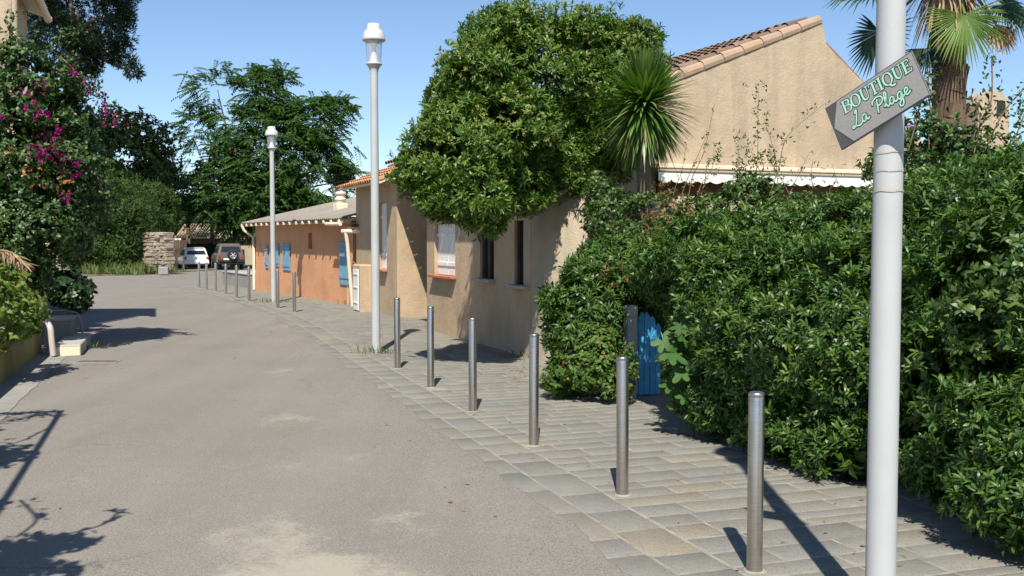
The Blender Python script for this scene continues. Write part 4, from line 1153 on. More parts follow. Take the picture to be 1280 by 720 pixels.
shrub('lantana_bush', 'small light green bush with orange red flowers left of the blue gate', 'bush', G(738, 492), lan,
      [('foliage', M['lantana'], 900, 6, .052, .030, dict(shell=(.7, 1.1), freq=6, gap=-.5), dict(near=True, spread=(45, 95))),
       ('flower', M['redleaf'], 85, 8, .014, .014, dict(shell=(1.0, 1.14), freq=6, gap=-.2), dict(near=False, spread=(20, 90)))], .012)
# tangle of climbers over the wall
cl = [LB(765, 272, 13.0, 38, 32, .6), LB(830, 272, 12.6, 54, 28, .6), LB(920, 268, 11.8, 62, 26, .6), LB(1010, 274, 11.2, 62, 28, .6), LB(1085, 262, 10.6, 44, 30, .6), LB(748, 240, 13.2, 18, 22, .4), LB(850, 305, 12.0, 62, 34, .6), LB(785, 305, 12.4, 40, 34, .5), LB(940, 242, 11.9, 34, 22, .4)]
cr = shrub('climber_tangle', 'tangle of leafy climbers and reddish twigs over the garden wall below the gable', 'climber', np.array([2.2, 12.6, 0]), cl,
      [('foliage', M['ivy'], 3300, 6, .062, .030, dict(shell=(.75, 1.12), freq=6, gap=-.3, inside=.7, bump=.15), dict(near=True, spread=(40, 90), obov=.3)),
       ('reddish_twigs', M['rustleaf'], 240, 6, .05, .02, dict(lobes=[LB(845, 285, 11.6, 40, 50, .4), LB(820, 320, 11.3, 28, 30, .3), LB(770, 345, 11.0, 20, 14, .2)], shell=(.7, 1.2), freq=5, gap=-.2), dict(near=True))], .02)
def shoots():
    root = empty('climber_shoot', 'thin twiggy shoots standing up from the climbers against the gable wall', 'climber', P(930, 240, 12.0))
    mb = MB(); Ps = []; Ds = []
    specs = [((946, 250), (947, 190), (948, 112), 70), ((975, 250), (968, 190), (952, 140), 30), ((925, 250), (924, 205), (922, 165), 55), ((960, 250), (985, 170), (1030, 130), 26), ((985, 250), (1000, 215), (1012, 190), 14), ((1012, 250), (1014, 220), (1016, 200), 10),
             ((860, 250), (880, 190), (893, 130), 5), ((850, 250), (872, 195), (884, 168), 5), ((875, 250), (885, 205), (905, 190), 12), ((870, 250), (890, 210), (893, 180), 16), ((905, 250), (915, 225), (925, 195), 8), ((1040, 250), (1045, 225), (1040, 205), 14), ((840, 250), (852, 215), (858, 180), 5), ((960, 250), (950, 215), (935, 180), 34), ((990, 250), (965, 205), (955, 190), 40)]
    for a, b, c, n in specs:
        d = 12.2 + random.uniform(-.5, .6)
        pts = catmull([P(*a, d), P((a[0] + b[0]) / 2 + random.gauss(0, 2), (a[1] + b[1]) / 2, d), P(*b, d - .05), P(*c, d - .1)], 6)
        mb.tube(pts, [.007 * (1 - .75 * i / len(pts)) for i in range(len(pts))], 5)
        for k in range(n):
            q = pts[min(len(pts) - 1, int((random.random() ** .8) * len(pts)))]
            Ps.append(q + rng.normal(size=3) * np.array([.05, .05, .04])); Ds.append(rng.normal(size=3) + np.array([0, 0, .4]))
    mb.build('stems', M['stem'], root)
    Ps = np.array(Ps); Ds = np.array(Ds)
    Ps = np.repeat(Ps, 3, 0) + rng.normal(size=(len(Ps) * 3, 3)) * .018; Ds = np.repeat(Ds, 3, 0) + rng.normal(size=(len(Ps), 3)) * .6
    V, fs = leaf_quads(Ps, Ds, rng.normal(size=Ps.shape) + [0, -.3, .6], rng.uniform(.035, .06, len(Ps)), rng.uniform(.014, .024, len(Ps)), .15, True, .3)
    np_mesh('leaves', V, fs, M['ivy'], parent=root)
shoots()
# creeper at the foot of the palm
pc = [LB(1160, 175, 11.8, 32, 40, .5), LB(1200, 205, 11.6, 60, 38, .6), LB(1140, 215, 11.4, 30, 30, .5), LB(1255, 215, 11.0, 40, 30, .5), LB(1105, 205, 11.6, 26, 24, .4), LB(1165, 240, 11.2, 50, 30, .5)]
pcr = shrub('palm_creeper', 'dark creeper with a few pink flowers climbing round the foot of the palm', 'climber', np.array([5.1, 12.0, 0]), pc,
      [('foliage', M['boug'], 1500, 6, .062, .034, dict(shell=(.6, 1.15), freq=6, gap=-.25, bump=.2), dict(near=True, spread=(40, 95), obov=.3)),
       ('flower', M['magenta'], 22, 6, .04, .03, dict(shell=(.9, 1.1), freq=5, gap=0), dict(near=False))], .025)
def creeper_shoots():
    mb = MB(); Ps = []
    for (a, b, c) in (((1215, 175), (1238, 130), (1240, 70)), ((1230, 190), (1255, 140), (1290, 100)), ((1255, 200), (1272, 165), (1285, 130)), ((1135, 190), (1148, 140), (1150, 110)), ((1165, 150), (1160, 110), (1163, 80)), ((1212, 215), (1225, 150), (1212, 120))):
        d = 11.0; pts = catmull([P(*a, d), P(*b, d), P(*c, d)], 10)
        mb = MB(); mb.tube(pts, .008, 5); mb.build('shoot', M['stem'], pcr)
        for q in pts:
            for k in range(5): Ps.append(q + rng.normal(size=3) * .05)
    Ps = np.array(Ps)
    V, fs = leaf_quads(Ps, rng.normal(size=Ps.shape), rng.normal(size=Ps.shape) + [0, -.3, .6], rng.uniform(.04, .08, len(Ps)), rng.uniform(.022, .04, len(Ps)), .15, True, .3)
    np_mesh('shoot_leaves', V, fs, M['boug'], parent=pcr)
creeper_shoots()

# fig sapling: lobed leaves
def fig():
    root = empty('fig_sapling', 'pale green fig sapling with lobed leaves beside the blue gate', 'sapling', G(838, 516))
    mb = MB(); V = []; faces = []; tips = []
    for (u, v, sz) in [(845, 445, .16), (862, 430, .15), (832, 430, .13), (870, 455, .15), (850, 468, .14), (850, 412, .12), (878, 436, .13), (856, 425, .11), (840, 485, .12), (866, 478, .13), (888, 462, .13), (852, 440, .12), (874, 415, .12), (880, 490, .12), (858, 500, .11)]:
        c = P(u, v, 8.75 + random.uniform(-.1, .1)); tips.append(c)
        n = nrm(np.array([random.gauss(-.15, .45), -.7, random.uniform(.2, 1.1)])); dn = nrm(np.array([random.gauss(0, .5), -.2, -1])); dn = nrm(dn - n * dn.dot(n)); t = np.cross(n, dn)
        b = len(V); V.append(c - dn * sz * .3)
        m = 61
        for k in range(m):
            th = math.radians(-150 + 300 * k / (m - 1)); lobe = .36 + .64 * abs(math.cos(math.pi * math.degrees(th) / 55)) ** .8
            rr = sz * lobe * (1.05 if abs(th) < .6 else .88)
            V.append(c - dn * sz * .3 + dn * math.cos(th) * rr + t * math.sin(th) * rr - n * .12 * rr * rr / sz)
        for k in range(m - 1): faces.append((b, b + 1 + k, b + 2 + k))
    np_mesh('leaves', np.array(V), [np.array(faces)], M['fig'], parent=root)
    bs = G(842, 514)
    for t in tips: mb.tube(catmull([bs, bs * .5 + t * .5 + [0, .12, .1], t], 5), .006, 5)
    mb.build('stems', M['stem'], root)
fig()

# blue gate and post
def gate():
    b = G(806, 498); d = b[1]
    root = empty('blue_gate', 'small blue board gate with a rounded top, half hidden in the hedge', 'gate', b)
    ax = nrm(np.array([1, .35, 0])); wn = .07; base = P(791, 498, d); base[2] = .04
    zt = P(806, 393, d)[2]
    mb = MB()
    for k in range(5):
        q = (k + .5) / 5; hgt = zt - .09 * (2 * q - .75) ** 2 * 1.4
        x0 = base + ax * wn * k
        pts = [x0 + ax * .003, x0 + ax * (wn - .004), x0 + ax * (wn - .004) + [0, 0, hgt - .04 - .02 * (q > .4)], x0 + ax * wn * .5 + [0, 0, hgt - .01], x0 + ax * .003 + [0, 0, hgt - .04 - .02 * (q < .4)]]
        mb.prism(pts, np.array([-ax[1], ax[0], 0]) * .022)
    mb.build('board_panel', M['blue'], root)
    mb = MB()
    for z in (.25, zt - .3): mb.box(base + ax * wn * 2.5 + np.array([-ax[1], ax[0], 0]) * .036 + [0, 0, z], (wn * 5, .026, .09), ax)
    mb.build('rail', M['blue'], root)
    c = G(787, 499); z1 = P(788, 383, c[1])[2]
    o = empty('gate_post', 'grey stone gate post left of the blue gate', 'post', c)
    mb = MB(); mb.box(c + [0, 0, z1 / 2], (.11, .11, z1), ax, ch=.012); mb.build('shaft', M['concrete_light'], o)
    mb = MB(); mb.box(c + [0, 0, z1 - .05], (.125, .125, .12), ax, ch=.01); mb.build('head', M['concrete_light'], o)
gate()

# ================================================================== CENTRAL TREE AND YUCCA
tl = [LB(690, 110, 14.3, 112, 84, .8), LB(585, 200, 13.3, 64, 58, .85), LB(600, 248, 13.1, 42, 36, .55), LB(525, 216, 13.3, 30, 22, .45), LB(700, 56, 14.3, 98, 42, .75), LB(778, 88, 14.5, 48, 54, .75), LB(590, 92, 13.6, 40, 30, .7), LB(694, 200, 14.3, 52, 42, .6), LB(552, 245, 13.1, 26, 24, .45), LB(640, 158, 13.4, 60, 50, .7),
      LB(640, 38, 13.9, 44, 26, .55), LB(792, 48, 14.5, 32, 22, .5), LB(556, 122, 13.6, 20, 18, .35), LB(620, 276, 13.1, 18, 16, .35), LB(745, 175, 14.4, 44, 54, .6), LB(650, 232, 13.6, 40, 30, .5), LB(692, 232, 14.3, 34, 20, .45), LB(660, 200, 13.9, 40, 34, .5), LB(735, 212, 14.5, 26, 22, .4), LB(560, 165, 13.4, 34, 34, .55), LB(640, 95, 13.9, 60, 46, .6), LB(735, 40, 14.4, 44, 26, .6), LB(610, 60, 13.8, 34, 24, .5)]
ct = empty('round_tree', 'big round crowned green tree leaning over the house wall and pavement', 'tree', np.array([1.35, 14.5, 0]))
p_, o_ = sample_lobes(tl, 14500, shell=(.70, 1.14), freq=5.2, gap=-.16, inside=.72, bump=.27)
V, fs = rosettes(p_, o_, 9, .088, .022, **dict(pit_near, jit=.6))
np_mesh('crown', V, fs, M['pitto_tree'], parent=ct)
p_, o_ = sample_lobes(tl, 1500, shell=(1.0, 1.12), freq=4, gap=-.05, inside=.8, bump=.2)
V, fs = rosettes(p_, o_, 8, .05, .018, **dict(pit_near, jit=.4, spread=(15, 60)))
Vn, fsn = V, fs
p_, o_ = sample_lobes(tl, 520, shell=(1.12, 1.30), freq=3.2, gap=.25, inside=.95, bump=.2)
V, fs = rosettes(p_, o_, 13, .10, .021, **dict(pit_near, jit=.3, up=.6))
np_mesh('outer_shoots', V, fs, M['pitto_tree'], parent=ct)
V, fs = Vn, fsn
np_mesh('new_growth', V, fs, M['newleaf'], parent=ct)
p_, o_ = sample_lobes(tl, 1300, shell=(.4, .74), freq=3, gap=-1.2, inside=.3)
V, fs = rosettes(p_, o_, 8, .14, .05, near=False)
np_mesh('inner_crown', V, fs, M['pitto_tree'], parent=ct)
mb = MB(); b = np.array([1.35, 14.5, 0]); k0 = np.array([1.2, 14.4, 2.75])
mb.tube(catmull([b, np.array([1.32, 14.45, 1.0]), k0], 5), [.17 - .05 * i / 10 for i in range(11)], 10); mb.build('trunk', M['trunk'], ct)
limbs(k0, [np.array(l[:3]) for l in tl], .075, M['trunk'], 'limbs', ct)

def yucca():
    c = P(806, 132, 13.0); base = np.array([c[0] + .05, 13.05, 0])
    root = empty('yucca', 'yucca with a round head of long sword leaves right of the big tree', 'yucca', base)
    mb = MB(); mb.tube(catmull([base, base + [.05, 0, 1.2], base + [-.05, 0, 2.2], c - [0, 0, .12]], 5), .085, 10); mb.build('trunk', M['trunk'], root)
    V = []; Fq = []; n = 760
    for i in range(n):
        el = math.radians(88 - 158 * (i / n) ** .9); az = i * 2.39996 + random.gauss(0, .1)
        d = np.array([math.cos(el) * math.cos(az), math.cos(el) * math.sin(az), math.sin(el)])
        L = random.uniform(.56, .76); w = random.uniform(.016, .023)
        t = nrm(np.cross(d, [0, 0, 1]) + 1e-4); p = c + d * .06 + np.array([0, 0, .03 * math.sin(el)]); b_ = len(V); sag = random.uniform(.03, .30) * (1.0 if el < .9 else .4)
        for k in range(6):
            q = k / 5; pos = p + d * L * q + np.array([0, 0, -sag * L * q ** 2.4]); ww = w * (1 - q ** 2.5) * (0.7 + .6 * min(1, q * 3)) + .001
            V += [pos - t * ww, pos + t * ww]
            if k: Fq.append((b_ + 2 * k - 2, b_ + 2 * k - 1, b_ + 2 * k + 1, b_ + 2 * k))
    np_mesh('leaves', np.array(V), [np.array(Fq)], M['yucca'], parent=root)
    V = []; Fq = []
    for i in range(70):
        az = random.uniform(0, 6.28); d = np.array([math.cos(az) * .35, math.sin(az) * .35, -1]); t = nrm(np.cross(d, [0, 0, 1])); p = c + np.array([math.cos(az) * .09, math.sin(az) * .09, -.05 - random.random() * .25]); L = random.uniform(.4, .62); b_ = len(V)
        for k in range(4):
            q = k / 3; pos = p + d * L * q + np.array([math.cos(az), math.sin(az), 0]) * .12 * math.sin(q * 2.2); V += [pos - t * .014 * (1.05 - q), pos + t * .014 * (1.05 - q)]
            if k: Fq.append((b_ + 2 * k - 2, b_ + 2 * k - 1, b_ + 2 * k + 1, b_ + 2 * k))
    np_mesh('dead_skirt', np.array(V), [np.array(Fq)], M['palm_dry'], parent=root)
yucca()

# ================================================================== FAN PALM
def fan_leaf(root, c, axis, normal, R, mat, n=44, arc_=300, droop=.25, name='frond', hub=None):
    axis = nrm(np.array(axis, float)); normal = nrm(np.array(normal, float)); normal = nrm(normal - axis * axis.dot(normal)); t = np.cross(axis, normal)
    V = []; Ft = []; Fq = []
    for i in range(n):
        th = math.radians(-arc_ / 2 + arc_ * i / (n - 1)) + random.gauss(0, .015); hw_ = math.radians(arc_ / (n - 1)) * .52
        L = R * (1 - .25 * abs(th) / math.pi) * random.uniform(.92, 1.05)
        dv = lambda a: axis * math.cos(a) + t * math.sin(a)
        b = len(V); drp = np.array([0, 0, -1.0]) * droop * random.uniform(.5, 1.5)
        m1 = .5 * L; wv = hw_ * 1.0
        V.append(c)
        V += [c + dv(th - wv) * m1 - normal * .004, c + dv(th) * m1 + normal * .022, c + dv(th + wv) * m1 - normal * .004]
        V += [c + dv(th - wv * .45) * L * .78 + drp * L * .12, c + dv(th) * L * .78 + normal * .012 + drp * L * .12, c + dv(th + wv * .45) * L * .78 + drp * L * .12]
        V.append(c + dv(th) * L + drp * L * .4)
        Ft += [(b, b + 1, b + 2), (b, b + 2, b + 3), (b + 4, b + 7, b + 5), (b + 5, b + 7, b + 6)]
        Fq += [(b + 1, b + 4, b + 5, b + 2), (b + 2, b + 5, b + 6, b + 3)]
    fr = np_mesh(name, np.array(V), [np.array(Ft), np.array(Fq)], mat, parent=root)
    if hub is not None:
        mb = MB(); hub = np.array(hub, float); mb.tube(catmull([hub, (hub + c) / 2 + [0, 0, .08], c], 6), .018, 6); mb.build('leaf_stalk', M['fan'], fr)
    return fr
def palm():
    d = 12.2; b = P(1190, 300, d); b = np.array([b[0], d, 0]); top = P(1186, -25, d)
    root = empty('fan_palm', 'fan palm with shaggy trunk and hanging dead leaves behind the sign pole', 'palm tree', b)
    mb = MB()
    zt = top[2]; mb.tube([np.array([b[0] - .0 + (top[0] - b[0]) * q, d, zt * q]) for q in np.linspace(0, 1, 10)], [.2 - .01 * k / 9 for k in range(10)], 14)
    # old leaf bases
    for k in range(150):
        z = random.uniform(.3, zt - .1); az = k * 2.4; c = np.array([b[0] + (top[0] - b[0]) * z / zt, d, z]); o = np.array([math.cos(az), math.sin(az), 0]); t = np.array([-o[1], o[0], 0])
        w = .075; p = c + o * .185
        mb.add([p - t * w, p + t * w, p + t * w * .6 + o * .045 + [0, 0, .15], p - t * w * .6 + o * .045 + [0, 0, .15], p + o * .02 + [0, 0, -.02]], [(0, 4, 1), (0, 1, 2, 3), (0, 3, 4), (1, 4, 2)])
    mb.build('trunk', M['palm_trunk'], root)
    hub = top + [0, 0, .05]
    fan_leaf(root, P(1206, 18, d - .45), (0.1, -.1, -1), (.05, -1, .15), .62, M['fan'], 46, 215, .15, hub=hub)
    fan_leaf(root, P(1100, 40, d + .1), (-.25, .0, -1), (-.75, -.45, .3), .58, M['fan_dark'], 38, 250, .1, hub=hub)
    fan_leaf(root, P(1095, -8, d), (-1, .0, -.1), (0, -.35, 1), .62, M['fan_dark'], 40, 240, .5, hub=hub)
    fan_leaf(root, P(1255, 5, d + .2), (.8, 0, -.6), (-.2, -.6, .8), .52, M['fan_dark'], 40, 240, .5, hub=hub)
    fan_leaf(root, P(1160, 60, d - .1), (-.3, -.1, -1), (-.6, -.8, .1), .42, M['fan_dark'], 32, 160, .1, hub=hub)
    fan_leaf(root, P(1245, 30, d + .1), (.35, -.1, -1), (.4, -.9, .0), .42, M['palm_dry'], 32, 130, .1, hub=hub)
    for k in range(7):
        az = k * .9; o = np.array([math.cos(az), math.sin(az), 0])
        fan_leaf(root, top + o * .75 + [0, 0, .55 + .2 * (k % 2)], o + [0, 0, .25], np.array([0, 0, 1.0]) - o * .3, .75, M['fan'] if k % 2 else M['fan_dark'], 40, 260, .5, hub=hub)
    # hanging dead stuff round the top
    V = []; Fq = []
    for k in range(150):
        az = random.uniform(0, 6.28); o = np.array([math.cos(az), math.sin(az), 0]); p = top + o * .2 + [0, 0, random.uniform(-.25, .1)]; L = random.uniform(.3, .75); t = np.array([-o[1], o[0], 0]); b_ = len(V); w = random.uniform(.008, .03)
        out = random.uniform(.05, .4)
        for j in range(4):
            q = j / 3; pos = p + o * out * q ** .7 + np.array([0, 0, -L * q]); V += [pos - t * w * (1.05 - q), pos + t * w * (1.05 - q)]
            if j: Fq.append((b_ + 2 * j - 2, b_ + 2 * j - 1, b_ + 2 * j + 1, b_ + 2 * j))
    np_mesh('dead_skirt', np.array(V), [np.array(Fq)], M['palm_dry'], parent=root)
palm()

# ================================================================== LEFT VEGETATION
bl = [LB(45, 135, 15.6, 46, 55, .8), LB(25, 205, 15.4, 62, 60, .8), LB(75, 215, 15.8, 50, 58, .7), LB(40, 285, 15.4, 58, 48, .8), LB(85, 165, 15.9, 34, 38, .6), LB(105, 250, 16.0, 28, 32, .5), LB(25, 90, 15.8, 32, 36, .6), LB(5, 330, 15.0, 55, 28, .7), LB(-60, 200, 15.2, 60, 110, .8), LB(75, 110, 16.0, 26, 26, .45), LB(90, 290, 16.0, 18, 30, .4), LB(50, 340, 15.6, 22, 26, .5)]
bb = np.array([-7.55, 15.6, .55])
fl = [LB(48, 110, 15.0, 14, 12, .3), LB(46, 138, 14.9, 18, 24, .35), LB(30, 108, 15, 10, 8, .2), LB(86, 205, 15.1, 14, 12, .3), LB(92, 218, 15.2, 10, 8, .2), LB(72, 165, 15.1, 10, 8, .2), LB(4, 148, 14.8, 12, 10, .25), LB(55, 190, 14.9, 26, 22, .3), LB(85, 250, 15.1, 8, 8, .2), LB(92, 95, 15.5, 14, 12, .25), LB(15, 118, 15, 12, 8, .2), LB(100, 210, 15.4, 10, 8, .2)]
pe = [LB(12, 190, 14.7, 10, 12, .25), LB(53, 238, 14.8, 10, 8, .2), LB(45, 215, 14.8, 16, 10, .3), LB(80, 235, 15.2, 16, 12, .3)]
bo = shrub('bougainvillea', 'tall bougainvillea with magenta flowers over the left planter wall', 'bougainvillea', bb, bl,
      [('foliage', M['boug'], 6600, 6, .072, .038, dict(shell=(.68, 1.13), freq=4.6, gap=-.15, inside=.7, bump=.18), dict(near=True, spread=(40, 95), obov=.3)),
       ('inner_foliage', M['boug'], 900, 6, .13, .07, dict(shell=(.4, .7), freq=3, gap=-1.5, inside=.3), dict(near=False)),
       ('magenta_blossom', M['magenta'], 150, 6, .042, .036, dict(lobes=fl, shell=(.3, 1.1), freq=8, gap=-.4), dict(near=False, spread=(20, 95))),
       ('peach_blossom', M['peach'], 32, 6, .042, .036, dict(lobes=pe, shell=(.4, 1.1), freq=8, gap=-.3), dict(near=False, spread=(20, 95)))], .05)
def boug_spray():
    mb = MB(); Ps = []; Fs = []
    for (pts, n) in (([(75, 70), (100, 95), (125, 122), (148, 155)], 130), ([(70, 90), (95, 105), (120, 112)], 70), ([(60, 62), (80, 45), (95, 40)], 60), ([(100, 200), (118, 215), (130, 240)], 60), ([(20, 60), (12, 40), (15, 18)], 70)):
        c = catmull([P(u, v, 15.6) for u, v in pts], 8); mb = MB(); mb.tube(c, [.012 * (1 - .7 * i / len(c)) for i in range(len(c))], 5); mb.build('shoot', M['stem'], bo)
        for k in range(n):
            i = int(random.random() * len(c)); (Fs if (random.random() < .12 + .5 * (i > len(c) * .75) and pts[0][0] == 75) else Ps).append(c[i] + rng.normal(size=3) * .07)
    for arr, mat, nm in ((Ps, 'boug', 'shoot_leaves'), (Fs, 'magenta', 'shoot_blossom')):
        q = np.repeat(np.array(arr), 3, 0); q = q + rng.normal(size=q.shape) * .02
        V, fs = leaf_quads(q, rng.normal(size=q.shape), rng.normal(size=q.shape) + [0, -.3, .6], rng.uniform(.045, .075, len(q)), rng.uniform(.03, .045, len(q)), .15, True, .3)
        np_mesh(nm, V, fs, M[mat], parent=bo)
boug_spray()

vl = [LB(15, 375, 12.6, 32, 30, .35), LB(-10, 402, 12.0, 30, 32, .4), LB(25, 404, 12.5, 22, 20, .28), LB(40, 398, 12.9, 16, 16, .22), LB(-25, 380, 12.0, 40, 45, .4), LB(5, 350, 12.8, 22, 16, .3)]
shrub('yellowing_vine', 'vine with yellow green leaves hanging over the left planter wall', 'vine', np.array([-6.75, 12.5, .6]), vl,
      [('foliage', M['vine'], 620, 5, .085, .052, dict(shell=(.5, 1.2), freq=5, gap=-.2, bump=.28), dict(near=True, spread=(50, 100), obov=.3))], .014)
dl = [LB(85, 362, 19.2, 22, 16, .5), LB(62, 352, 19.4, 20, 14, .4), LB(98, 372, 19.0, 12, 14, .35), LB(72, 350, 19.6, 26, 10, .4)]
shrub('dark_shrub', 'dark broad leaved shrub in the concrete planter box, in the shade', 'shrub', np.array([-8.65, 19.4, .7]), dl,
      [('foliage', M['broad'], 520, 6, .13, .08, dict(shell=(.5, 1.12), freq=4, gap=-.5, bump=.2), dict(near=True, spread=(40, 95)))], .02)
def dry_frond():
    root = empty('dead_palm_frond', 'dry tan palm frond hanging at the left edge under the bougainvillea', 'palm frond', P(-20, 320, 14.3))
    c = catmull([P(-30, 322, 14.3), P(-5, 313, 14.3), P(15, 316, 14.3), P(30, 328, 14.3)], 8)
    mb = MB(); mb.tube(c, .012, 6); mb.build('stalk', M['palm_dry'], root)
    q = np.repeat(np.array(c), 9, 0); D = np.array([.25, 0, -1.0]) + rng.normal(size=q.shape) * .35
    V, fs = leaf_quads(q, D, rng.normal(size=q.shape) + [0, -1, 0], rng.uniform(.12, .26, len(q)), .022, .1, False)
    np_mesh('leaflets', V, fs, M['palm_dry'], parent=root)
dry_frond()

# unseen timber frame and vines, added left of view to cast the near shadows
def shadow_frame():
    z = 3.0
    pa = caster(76, 514, z); pb = caster(0, 634, z); e = nrm((pb - pa) * [1, 1, 0]); 
    root = empty('shadow_frame', 'unseen timber frame added outside the left edge to cast the near shadows', 'shadow_frame', np.array([pa[0] - .9, pa[1], 0]))
    mb = MB(); mb.span(pa, pa + e * 7.5, .045, .05); mb.build('beam', M['dark_wood'], root)
    nl = np.array([e[1], -e[0], 0]); nl = nl if nl[0] < 0 else -nl
    mb = MB(); mb.span(pa + nl * 2.2, pa + nl * 2.2 + e * 7.5, .07, .1); mb.build('beam', M['dark_wood'], root)
    for k in (.05, 2.2, 4.3, 6.6):
        mb = MB(); mb.span(pa + e * k + nl * -.0 + [0, 0, .08], pa + e * k + nl * 2.3 + [0, 0, .08], .05, .07); mb.build('rafter', M['dark_wood'], root)
    for k in (.4, 6.8):
        q = pa + e * k + nl * 2.2; mb = MB(); mb.span(np.array([q[0], q[1], 0]), np.array([q[0], q[1], z - .05]), .09, .09); mb.build('post', M['dark_wood'], root)
        q = pa + e * k + nl * .25; 
    def blob(u, v, zz, ru, rd, rz): 
        c = caster(u, v, zz); return (c[0], c[1], c[2], ru, rd, rz)
    lobes = [blob(55, 682, 2.6, .26, .2, .12), blob(-10, 712, 2.7, .42, .22, .14), blob(8, 700, 2.5, .2, .15, .1), blob(-15, 575, 2.9, .3, .5, .12), blob(-60, 640, 2.8, .3, .3, .15), blob(-70, 540, 2.9, .4, .4, .2)]  # unseen leaf clumps, placed so their shadows land as blobs on the road
    shrub('shadow_vine', 'unseen vine added outside the left edge to cast leafy shadow patches', 'vine', np.array([pa[0] - 1.8, pa[1] - 2.5, 0]), lobes,
          [('foliage', M['vine'], 900, 5, .10, .07, dict(shell=(.1, 1.1), freq=5, gap=-1.5), dict(near=True, spread=(50, 100), obov=.3))], .02)
    # loose tendrils, unseen, added for the leaf shadows on the road
    r2 = empty('shadow_tendril', 'unseen loose tendrils added outside the left edge to cast leafy shadows', 'vine', caster(30, 640, 2.6))
    mb = MB(); Ps = []
    for (pts, zz, n) in (([(20, 672), (45, 650), (30, 630), (25, 625)], 2.6, 8), ([(50, 672), (95, 665), (130, 655), (148, 640)], 2.6, 8), ([(0, 520), (40, 516), (75, 520)], 2.9, 45), ([(-5, 530), (30, 523), (60, 518)], 3.0, 30), ([(-5, 560), (30, 550), (60, 535)], 3.0, 6)):
        c = catmull([caster(u, v, zz) for u, v in pts], 8); mb = MB(); mb.tube(c, .012, 5); mb.build('stem', M['stem'], r2)
        for k in range(n): Ps.append(c[int(random.random() * len(c))] + rng.normal(size=3) * .05)
    q = np.repeat(np.array(Ps), 3, 0) + rng.normal(size=(len(Ps) * 3, 3)) * .03
    V, fs = leaf_quads(q, rng.normal(size=q.shape), rng.normal(size=q.shape) * .5 + [0, 0, 1], rng.uniform(.05, .1, len(q)), rng.uniform(.02, .05, len(q)), .1, True, .3)
    np_mesh('leaves', V, fs, M['vine'], parent=r2)
shadow_frame()

# ================================================================== FAR TREES
def tree(name, label, base, lobes, mat, cnt, per, L, W, trunk_r, top, skw=None, rkw=None, group=None):
    root = empty(name, label, 'tree', base, group)
    sk = dict(shell=(.6, 1.1), freq=1.6, gap=-.35, inside=.7, bump=.16); sk.update(skw or {})
    rk = dict(near=False, spread=(30, 90), jit=.6); rk.update(rkw or {})
    p, o = sample_lobes(lobes, cnt, **sk); V, fs = rosettes(p, o, per, L, W, **rk)
    np_mesh('crown', V, fs, mat, parent=root)
    mb = MB(); base = np.array(base, float); top = np.array(top, float)
    mb.tube(catmull([base, base * .5 + top * .5 + [trunk_r * .8, 0, 0], top], 5), [trunk_r * (1 - .45 * i / 10) for i in range(11)], 9); mb.build('trunk', M['trunk'], root)
    limbs(top - [0, 0, .3], [np.array(l[:3]) for l in lobes], trunk_r * .45, M['trunk'], 'limbs', root)
    return root
d = 60.0
pl = [LB(105, 5, d, 50, 36, 3.6), LB(75, 45, d, 34, 36, 3.6), LB(125, 35, d, 32, 30, 2.9), LB(140, 15, d, 20, 22, 1.8), LB(95, 75, d, 24, 20, 1.8), LB(135, 62, d, 16, 12, 1.3), LB(155, 76, d, 13, 8, 0.9), LB(168, 90, d, 9, 8, 0.7), LB(110, 84, d, 12, 10, 1.1), LB(90, -50, d, 90, 50, 5.4), LB(20, -20, d, 60, 50, 4.5)]
tree('pine_tree', 'dark pine above the bougainvillea at the upper left', np.array([-28.0, d, gz(d)]), pl, M['pine'], 7500, 7, .30, .055, .45, P(90, 40, d), dict(freq=1.1, gap=-.25), dict(spread=(10, 80)))
d = 68.0
dt = [LB(140, 205, d, 61, 50, 3), LB(175, 245, d, 38, 46, 3), LB(115, 235, d, 36, 55, 3), LB(140, 285, d - 2, 32, 36, 3), LB(198, 255, d, 18, 28, 2), LB(132, 290, d - 3, 26, 34, 2.5), LB(165, 280, d - 2, 28, 28, 2), LB(85, 262, d + 2, 34, 34, 2), LB(90, 200, d + 4, 40, 50, 3)]
tree('evergreen_tree', 'large dark evergreen tree at the bend, behind the stone wall', P(150, 338, 68.0) * np.array([1, 1, 0]) + np.array([0, 0, gz(68)]), dt[:5] + dt[7:], M['darktree'], 9000, 6, .32, .16, .3, P(150, 270, d), dict(freq=1.1, gap=-.4, shell=(.5, 1.2), bump=.26))
tm = [LB(148, 272, 58, 42, 40, 2.5), LB(186, 262, 64, 30, 32, 2.5), LB(122, 290, 57.5, 24, 34, 2), LB(140, 312, 57, 30, 27, 2), LB(164, 300, 57.5, 16, 34, 1.6), LB(199, 262, 64, 14, 26, 1.6), LB(105, 318, 57, 14, 20, 1.4)]
tree('feathery_shrub', 'feathery mid green tree in front of the dark evergreen at the bend', P(146, 338, 58.0) * np.array([1, 1, 0]) + np.array([0, 0, gz(58)]), tm, M['tamarisk'], 7500, 7, .26, .06, .16, P(146, 300, 58), dict(freq=1.3, gap=-.2, zmin=-.3, shell=(.55, 1.22), bump=.3), dict(spread=(10, 85)))
